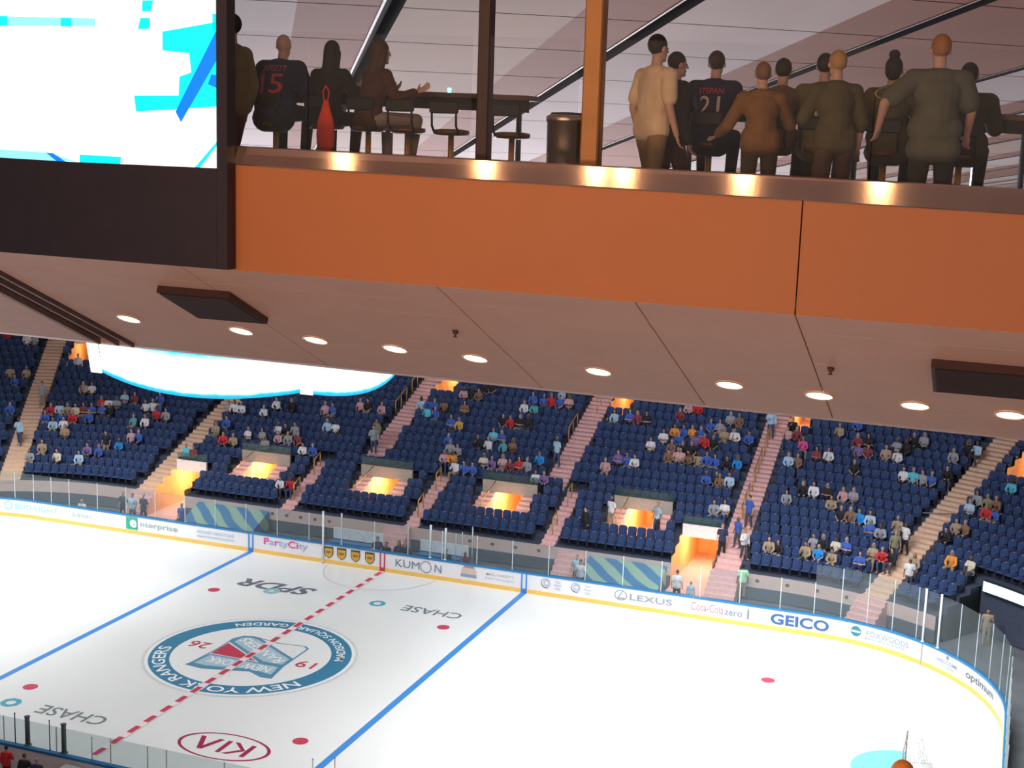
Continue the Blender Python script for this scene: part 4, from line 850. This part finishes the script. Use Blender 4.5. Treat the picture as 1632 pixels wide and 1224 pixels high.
for x in (-10, -8.6, -7.2, -5.0, -3.2, -1.6, -.1, 1.4):
    b = MB(); p0 = V3(W(x, 13.62, zf(x)))-o; b.tube(p0, p0+V3((0, 0, 1.12)), .028, n=10); b.lathe(p0, [(.16, 0), (.16, .012), (.03, .03)], 16); b.build('leg', M_dgrey, t, True)
# rink side front glass low wall strip
b = MB(); b.box(-.012, -.012, 0, .012, .012, .05); b.box(-.02, -.006, .03, .02, .006, .04)
tag(b.build('indicator_light', mat('green_led', (0, .3, .1), .4, emit=(.05, 1, .5), es=14), None, False, W(-5.755, 13.55, zf(-5.75)+1.16)), 'tiny bright green indicator light on the drink counter', 'light')
b = MB(); b.rbox(-.05, -.03, 0, .05, .03, .06, .01); b.tube((0, 0, -.9), (0, 0, 0), .02)
tag(b.build('indicator_light', mat('white_led', (.8, .8, .8), .4, emit=(.9, 1, 1), es=9), None, False, W(-.517, 13.6, .20)), 'tiny bright white light at the right end of the bridge', 'light')
# bin
t = empty('waste_bin', W(-3.95, 12.0, zf(-3.95))); tag(t, 'tall stainless steel cylindrical waste bin left of the copper post', 'waste bin')
b = MB(); b.lathe((0, 0, 0), [(.185, 0), (.185, .04), (.175, .05), (.175, .90), (.185, .91), (.185, .95), (.15, .97)], 40); b.build('body', mat('stainless_steel', (.55, .45, .36), .28, .95, var=.03), t, True)
b = MB(); b.lathe((0, 0, .97), [(.15, 0), (.14, .015), (.05, .02), (.048, -.04)], 32); b.build('lid', M_black, t, True)
# stools
def stool(x, lab, y=13.02):
    t = empty('bar_stool', W(x, y, zf(x)+.0)); tag(t, lab, 'stool', 'bar stools along the bridge counter')
    b = MB(); b.lathe((0, 0, .74), [(.05, -.02), (.17, -.01), (.185, .015), (.18, .04), (.10, .052)], 28); b.build('seat', mat('stool_bronze', (.20, .10, .05), .35, .5), t, True)
    b = MB(); b.rbox(-.155, -.215, .94, .155, -.180, 1.06, .012); b.build('backrest', M_black, t)
    for s in (-1, 1): b = MB(); b.path([(s*.13, -.12, .75), (s*.13, -.19, .82), (s*.13, -.20, 1.0)], .012); b.build('back_support', M_black, t, True)
    b = MB(); b.tube((0, 0, .02), (0, 0, .74), .03, n=14); b.build('pedestal', M_gold, t, True)
    b = MB(); b.lathe((0, 0, .30), [(.15, -.012), (.162, 0), (.15, .012), (.138, 0), (.15, -.012)], 28, cap=False); b.box(-.15, -.01, .29, .15, .01, .31); b.build('foot_ring', M_steel, t, True)
    b = MB(); b.lathe((0, 0, 0), [(.21, 0), (.21, .012), (.19, .02), (.04, .04)], 28); b.build('base', M_black, t, True)
for x, lab in ((-7.50, 'bar stool under the bald person in the dark jersey'), (-6.90, 'bar stool under the long haired person with the red bag'), (-6.42, 'bar stool under the person in pale trousers'), (-5.98, 'empty bar stool right of the person in pale trousers'), (-5.50, 'empty bar stool under the green indicator light'), (-4.85, 'empty bar stool just right of the dark red post'),
        (-2.87, 'bar stool under the person in the dark jersey with red lettering'), (-2.27, 'bar stool under the black haired person in a grey brown shirt'), (-1.87, 'bar stool under the person in the khaki and white jersey'), (-1.27, 'bar stool with gold pedestal under the person with the hair bun'), (-.62, 'bar stool under the dark dressed person behind the big standing one')): stool(x, lab)
# people on the bridge
def M_(n, *c): return mat(n, c, .85)
def bp_(x, y, lab, J, **k): return person(W(x, y, zf(x)), k.pop('rz', 0.), lab, None, J, **k)
cnt = lambda s, x=.2, y=.42, z=1.20: ((s*.27, .20, 1.10), (s*x, y, z))
SL = lambda **k: skeleton('sit', seat=.80, **k)
M_jer = M_('jersey_navy', .012, .016, .06); M_jr = M_('jersey_red', .55, .05, .05); M_jw = M_('jersey_white', .62, .50, .48)
t, s = bp_(-7.50, 13.0, 'bald person in a dark navy jersey numbered 15 sitting at the counter', SL(lean=.28, armL=cnt(-1), armR=cnt(1, .25), sw=.2), g=1.12, shirt=M_jer, trousers=M_('trousers_dark', .015, .015, .02), sleeve=1.85, inf=.032, hem=.07)
on_back(s, 'DORSETT', .26, .06, 1.33, M_jr, 'jersey_name', t); on_back(s, '15', .25, .20, 1.17, M_jr, 'jersey_number', t)
bp_(-6.90, 13.0, 'person with long black hair in dark clothes sitting at the counter', SL(lean=.22, armL=cnt(-1), armR=cnt(1), sw=.165), g=.92, shirt=M_('blouse_black', .018, .012, .014), trousers=M_('trousers_dark', 0, 0, 0), hair='long', sleeve=1.85, scale=.96)
bp_(-6.40, 12.95, 'person with long brown hair in dark brown top and pale trousers', SL(lean=.25, armL=cnt(-1), armR=((.30, .16, 1.08), (.34, .40, 1.18)), sw=.165, knee=.28, foot=.22), g=.92, rz=-.55, shirt=M_('top_dark_brown', .07, .03, .02), trousers=M_('trousers_pale', .34, .26, .24), hair='long', hairc=(.06, .03, .015), sleeve=1.8, scale=.97)
bp_(-7.38, 12.0, 'person in olive jacket walking beside the video screen edge', skeleton('stand', stride=.16, lean=.04), rz=1.45, g=.92, shirt=M_('jacket_olive', 0.182, 0.154, 0.084), trousers=M_('trousers_mauve', .10, .06, .07), hair='short', sleeve=1.9, inf=.03, scale=1.02)
bp_(-3.22, 12.2, 'dark haired person in tan shirt and khaki trousers walking past the copper post', skeleton('stand', stride=-.16, lean=.05), rz=-.6, shirt=M_('shirt_sand', .75, .58, .38), trousers=M_('trousers_khaki2', .26, .18, .09), hair='short', sleeve=.7, scale=.97)
bp_(-3.14, 12.6, 'person in black jacket walking just behind the tan shirt', skeleton('stand', stride=.14, lean=.05), rz=-.9, shirt=M_('jacket_black', .02, .02, .02), trousers=M_('trousers_rust', .12, .06, .04), hair='short', sleeve=1.9, inf=.03, scale=.90)
t, s = bp_(-2.87, 13.0, 'person in a dark jersey with red number 21 sitting at the counter', SL(lean=.25, armL=cnt(-1), armR=cnt(1), sw=.19), g=1.05, shirt=M_jer, trousers=M_('trousers_dark', 0, 0, 0), hair='short', hairc=(.05, .025, .02), sleeve=1.85, inf=.03, hem=.07, scale=.96)
on_back(s, 'STEPAN', .24, .055, 1.31, M_jr, 'jersey_name', t); on_back(s, '21', .20, .18, 1.17, M_jw, 'jersey_number', t)
bp_(-2.27, 12.35, 'person in orange brown shirt standing between the two dark jerseys', skeleton('stand', stride=.08, lean=.18, armR=((.32, .22, 1.12), (.30, .45, 1.15)), armL=((-.33, .1, 1.10), (-.42, .3, 1.0))), rz=.3, shirt=M_('shirt_rust', 0.210, 0.105, 0.035), trousers=M_('trousers_olive', .10, .07, .03), hair='short', hairc=(.20, .10, .05), sleeve=1.8, scale=.86)
bp_(-2.24, 13.0, 'black haired person in a grey brown shirt sitting at the counter', SL(lean=.25, armL=cnt(-1), armR=cnt(1)), shirt=M_('shirt_taupe', 0.140, 0.098, 0.063), trousers=M_('trousers_dark', 0, 0, 0), hair='short', sleeve=.9, scale=.93)
bp_(-1.62, 12.3, 'fair haired person in an olive top standing behind the khaki jersey', skeleton('stand', stride=.05, lean=.10, armL=((-.27, .14, 1.12), (-.16, .34, 1.2))), rz=.5, shirt=M_('top_olive', 0.091, 0.077, 0.035), trousers=M_('trousers_brown', .12, .06, .04), hair='short', hairc=(.42, .24, .10), sleeve=1.2, scale=.92)
t, s = bp_(-1.86, 13.0, 'dark haired person in khaki and white jersey sitting at the counter', SL(lean=.22, armL=cnt(-1), armR=cnt(1), sw=.185), shirt=M_('jersey_khaki', 0.210, 0.168, 0.070), trousers=M_('trousers_rust', 0, 0, 0), hair='short', sleeve=1.8, inf=.03, hem=.07, scale=.96)
on_back(s, '1', .07, .20, 1.20, M_('jersey_cream', .62, .55, .42), 'jersey_number', t)
t, s = bp_(-1.25, 13.0, 'person with a black hair bun in an olive jersey with a curved yoke', SL(lean=.20, armL=cnt(-1), armR=cnt(1), sw=.175), g=.97, shirt=M_('jersey_olive', 0.112, 0.091, 0.042), trousers=M_('trousers_dark', 0, 0, 0), hair='bun', sleeve=1.8, inf=.03, hem=.07, scale=.95)
rg = ring(.13, .15, 0, 2*pi, 28, sy=.45); me = s.data; bv = BVHTree.FromPolygons([v.co for v in me.vertices], [tuple(p.vertices) for p in me.polygons]); out = []
for x, z in rg[0]: h_ = bv.ray_cast(V3((x, -2, 1.36+z)), V3((0, 1, 0))); out.append((x, (h_[0].y if h_[0] else -.1)-.006, 1.36+z))
mm = bpy.data.meshes.new('jersey_emblem'); mm.from_pydata(out, [], rg[1]); mm.materials.append(M_('jersey_gold', .50, .42, .14)); link('jersey_emblem', mm, t)
bp_(-.80, 12.25, 'big person in grey green shirt standing with one hand on hip', skeleton('stand', stride=.04, lean=.02, sw=.20, armL=((-.44, -.10, 1.18), (-.46, .02, .98)), armR=((.29, .02, 1.14), (.30, .16, .94))), g=1.08, skin='pale', rz=.25, shirt=M_('shirt_grey_green', 0.105, 0.112, 0.084), trousers=M_('trousers_dark_olive', .05, .05, .035), hair='short', hairc=(.34, .17, .08), sleeve=.72, inf=.03, hem=.10, scale=1.0)
bp_(-.60, 13.0, 'dark dressed person sitting behind the big standing person at right', SL(lean=.2, armL=cnt(-1), armR=cnt(1), sw=.2), g=1.1, shirt=M_('shirt_dark_olive', .05, .045, .025), trousers=M_('trousers_dark', 0, 0, 0), hair='short', sleeve=1.8, inf=.03, scale=.93)
# red bag hanging from the stool beside the black haired person
t = empty('shopping_bag', W(-6.70, 12.62, zf(-6.7)+.52)); tag(t, 'red bag hanging beside the person with long black hair', 'bag')
b = MB(); b.loft([[(w_*cos(a), dd*sin(a), z) for a in [2*pi*i/16 for i in range(16)]] for w_, dd, z in ((.04, .03, 0), (.095, .05, .04), (.10, .06, .16), (.085, .05, .30), (.045, .03, .42), (.025, .015, .50))], cap=True); b.build('pouch', M_('bag_red', .85, .07, .04), t, True)
b = MB(); b.path([(-.02, 0, .49), (-.035, 0, .58), (0, 0, .64), (.035, 0, .58), (.02, 0, .49)], .007); b.build('strap', M_('bag_red', 0, 0, 0), t, True)

# ------------------------------------------------------------------ concave arena ceiling: radial panels with dark slots
def cz(r): return 16+.18*r
per = math.radians(4.2353); ph0 = math.radians(33.0); sw_ = math.radians(.30)
RR = [3+1.5*i for i in range(50)]
panel = MB()
def cp_(r, a, dz=0): return (r*sin(a), -r*cos(a), cz(r)+dz)
for i in range(85):
    a0 = ph0+per*i+sw_/2; a1 = a0+per-sw_; am = a0+(a1-a0)*.68
    for r0, r1 in zip(RR[:-1], RR[1:]):
        g_ = .012; A, Cc = r0+g_, r1-g_
        panel.quad(cp_(A, a0), cp_(Cc, a0), cp_(Cc, am), cp_(A, am), k=(4, 0, 1, 0, 0)[i % 5])
        panel.quad(cp_(A, am), cp_(Cc, am), cp_(Cc, a1), cp_(A, a1), k=1)
    panel.quad(cp_(3, a0), cp_(76, a0), cp_(76, a0, .3), cp_(3, a0, .3), k=2); panel.quad(cp_(3, a1), cp_(76, a1), cp_(76, a1, .3), cp_(3, a1, .3), k=2)
    e = math.radians(.035); panel.quad(cp_(3, a1-e, -.012), cp_(76, a1-e, -.012), cp_(76, a1+e*.2, -.012), cp_(3, a1+e*.2, -.012), k=3)
struct(panel.build('ceiling', [mat('ceiling_panel_pale', (.72, .62, .62), .7, var=.06, scale=.5), mat('ceiling_panel_brown', (.40, .20, .16), .7, var=.06, scale=.5), M_black, mat('ceiling_trim', (.62, .58, .55), .4), mat('ceiling_panel_beige', (.58, .44, .38), .7, var=.06, scale=.5)]), 'concave arena ceiling of pale and brown radial panels with dark slots')
deck = MB()
for i in range(64):
    a0 = 2*pi*i/64; a1 = a0+2*pi/64; deck.quad(cp_(2.5, a0, .3), cp_(78, a0, .3), cp_(78, a1, .3), cp_(2.5, a1, .3))
struct(deck.build('ceiling', M_black), 'black deck above the ceiling panels')

# ------------------------------------------------------------------ centre hung scoreboard
t = empty('scoreboard', (0, 0, 12)); tag(t, 'centre hung scoreboard with bright white and blue curved screens', 'scoreboard')
def sbp(k, v, f=1.):
    """face k (0 = near, then round), v along the face -1..1, f = flare"""
    hx, hy = 4.45*f, 3.9*f; bul = .75*(1-v*v)
    if k == 0: return (hx*v, -hy-bul)
    if k == 1: return (hx+.55+bul*.7, hy*v)
    if k == 2: return (-hx*v, hy+bul)
    return (-hx-.55-bul*.7, -hy*v)
def zb(v): return .50-.45*(1-v*v)
m_ = bpy.data.materials.new('curved_display'); m_.use_nodes = True; nt = m_.node_tree; b_ = nt.nodes['Principled BSDF']
tc = nt.nodes.new('ShaderNodeTexCoord'); sx = nt.nodes.new('ShaderNodeSeparateXYZ'); nt.links.new(tc.outputs['UV'], sx.inputs[0])
nz = nt.nodes.new('ShaderNodeTexNoise'); nz.inputs['Scale'].default_value = 9; mp = nt.nodes.new('ShaderNodeMapping'); mp.inputs['Scale'].default_value = (.5, .12, 1); nt.links.new(tc.outputs['UV'], mp.inputs[0]); nt.links.new(mp.outputs[0], nz.inputs['Vector'])
ad_ = nt.nodes.new('ShaderNodeMath'); ad_.operation = 'MULTIPLY_ADD'; ad_.inputs[1].default_value = -.05; nt.links.new(nz.outputs['Fac'], ad_.inputs[0]); nt.links.new(sx.outputs[1], ad_.inputs[2])
rp = nt.nodes.new('ShaderNodeValToRGB'); E_ = rp.color_ramp.elements; E_[0].position = -.0; E_[0].color = (.0, .38, .75, 1); E_[1].position = .045; E_[1].color = (.95, 1, 1, 1)
q = E_.new(.02); q.color = (.02, .62, .9, 1); q = E_.new(.46); q.color = (1, 1, 1, 1); q = E_.new(.56); q.color = (.02, .55, .75, 1)
nt.links.new(ad_.outputs[0], rp.inputs[0]); nt.links.new(rp.outputs[0], b_.inputs['Emission Color']); b_.inputs['Emission Strength'].default_value = 1.5; b_.inputs['Base Color'].default_value = (.05, .1, .1, 1)
def screen(name, fn, n, m, uv=True):
    v = []; f = []; uvs = []
    for i in range(n+1):
        for j, w_ in enumerate((0, .5, 1)): v.append(fn(i/n, w_)); uvs.append((i/n*3, w_))
        if i < n:
            for j in (0, 1): a = 3*i+j; f.append((a, a+3, a+4, a+1))
    me = bpy.data.meshes.new(name); me.from_pydata(v, [], f); me.materials.append(m); l = me.uv_layers.new(name='uv')
    for p_ in me.polygons:
        for li, vi in zip(p_.loop_indices, p_.vertices): l.data[li].uv = uvs[vi]
    me.update(); return link(name, me, t)
M_cw = mat('corner_display', (.5, .5, .5), .4, emit=(.97, 1, 1), es=1.6)
for k in range(4):
    screen('curved_screen', lambda s_, w_: (*sbp(k, -1+2*s_, 1+.055*w_), zb(-1+2*s_)+w_*2.9), 24, m_)
    a0 = sbp(k, 1); a1 = sbp((k+1) % 4, -1); f0 = sbp(k, 1, 1.055); f1 = sbp((k+1) % 4, -1, 1.055)
    b = MB(); b.quad((a0[0], a0[1], .46), (a1[0], a1[1], .46), (f1[0]*1.01, f1[1]*1.01, 3.4), (f0[0]*1.01, f0[1]*1.01, 3.4)); b.build('corner_screen', M_cw, t)
b = MB(); ringb = []
for k in range(4): ringb += [sbp(k, -1+2*i/12, .985) for i in range(13)]
vz = []
for k in range(4): vz += [zb(-1+2*i/12)+.03 for i in range(13)]
b.loft([[(x, y, z) for (x, y), z in zip(ringb, vz)], [(x*.6, y*.6, .35) for (x, y) in ringb]]); b.quad(*[(x*.6, y*.6, .35) for x, y in ringb]); b.loft([[(x, y, z) for (x, y), z in zip(ringb, vz)], [(x*1.04, y*1.04, 3.3) for x, y in ringb]], cap=False); b.build('housing', M_black, t)
for sx_ in (-3.6, 3.6):
    b = MB(); b.tube((sx_, 0, 3.2), (sx_, 0, 4.9), .05, n=8); b.build('hoist_cable', M_dgrey, t)
b = MB(); b.lathe((0, 0, 0), [(.09, 0), (.12, .03), (.12, .2)], 14)
o = tag(b.build('arena_lamp', mat('arena_lamp', (1, 1, 1), .5, emit=(1, 1, 1), es=9), None, True, (-3.1, 26.5, 9.0)), 'small bright white lamp under the soffit right of the scoreboard', 'light')
b = MB(); b.tube((-3.1, 26.5, 9.1), (-3.1, 26.5, 20.5), .015, n=6); tag(b.build('lamp_cable', M_dgrey), 'thin cable carrying the small lamp right of the scoreboard', 'cable')

# ------------------------------------------------------------------ warm lamps over the upper seats behind the camera's side, lighting the fascia
for i, px in enumerate((-5.79, -4.42, -3.42, -3.18, -2.17, -1.09)):
    x = px*1.4545; y = 6.0; z = 2.0
    t = empty('spotlight_fixture', W(x, y, z)); tag(t, 'warm round spotlight fixture hanging above the upper seats', 'light', 'warm spotlights above the upper seats')
    b = MB(); b.lathe((0, 0, 0), [(.11, 0), (.13, .02), (.13, .22), (.05, .3)], 20); b.build('housing', M_black, t, True)
    b = MB(); b.lathe((0, 0, -.004), [(.07, 0), (.05, -.01), (.001, -.012)], 20); b.ell((0, 0, -.02), (.07, .07, .07), 16); b.build('lens', mat('warm_lens', (1, .7, .4), .4, emit=(1, .66, .33), es=260 if i != 2 else 90), t, True)
    b = MB(); b.tube((0, 0, .3), (0, 0, 1.2), .015, n=6); b.build('stem', M_black, t)
    l = bpy.data.lights.new('warm_lamp', 'SPOT'); l.energy = 40; l.color = (1, .56, .27); l.spot_size = 2.2; l.spot_blend = .9; l.shadow_soft_size = .12
    lo = bpy.data.objects.new('warm_lamp', l); COL.objects.link(lo); lo.location = W(x, y, z-.12); lo.rotation_euler = (V3((0, 5, -4)).to_track_quat('-Z', 'Y')).to_euler()
# near upper terrace with one spectator whose head just enters the frame
b = MB(); b.box(-1.3, 8.5, -5.55, .9, 9.6, -5.35)
tr = struct(b.build('seating_terrace', M_conc, None, False, (OX, OY, OZ)), 'concrete tier of the near upper stand below the frame')
person(W(-.45, 9.0, -5.325), 0, 'person with ginger hair whose head just shows at the bottom right edge', None, skeleton('sit', seat=.43, lean=.05), skin='pale', shirt=SHM['grey'], trousers=PANTS[0], hair='short', hairc=(.80, .26, .05), sleeve=.7, scale=1.0)
s2 = seat0.copy(); COL.objects.link(s2); s2.location = W(-.40, 9.0, -5.35); s2.rotation_euler.z = 0; s2['label'] = 'navy seat under the ginger haired person in the near upper stand'; s2['group'] = 'near upper stand seat'
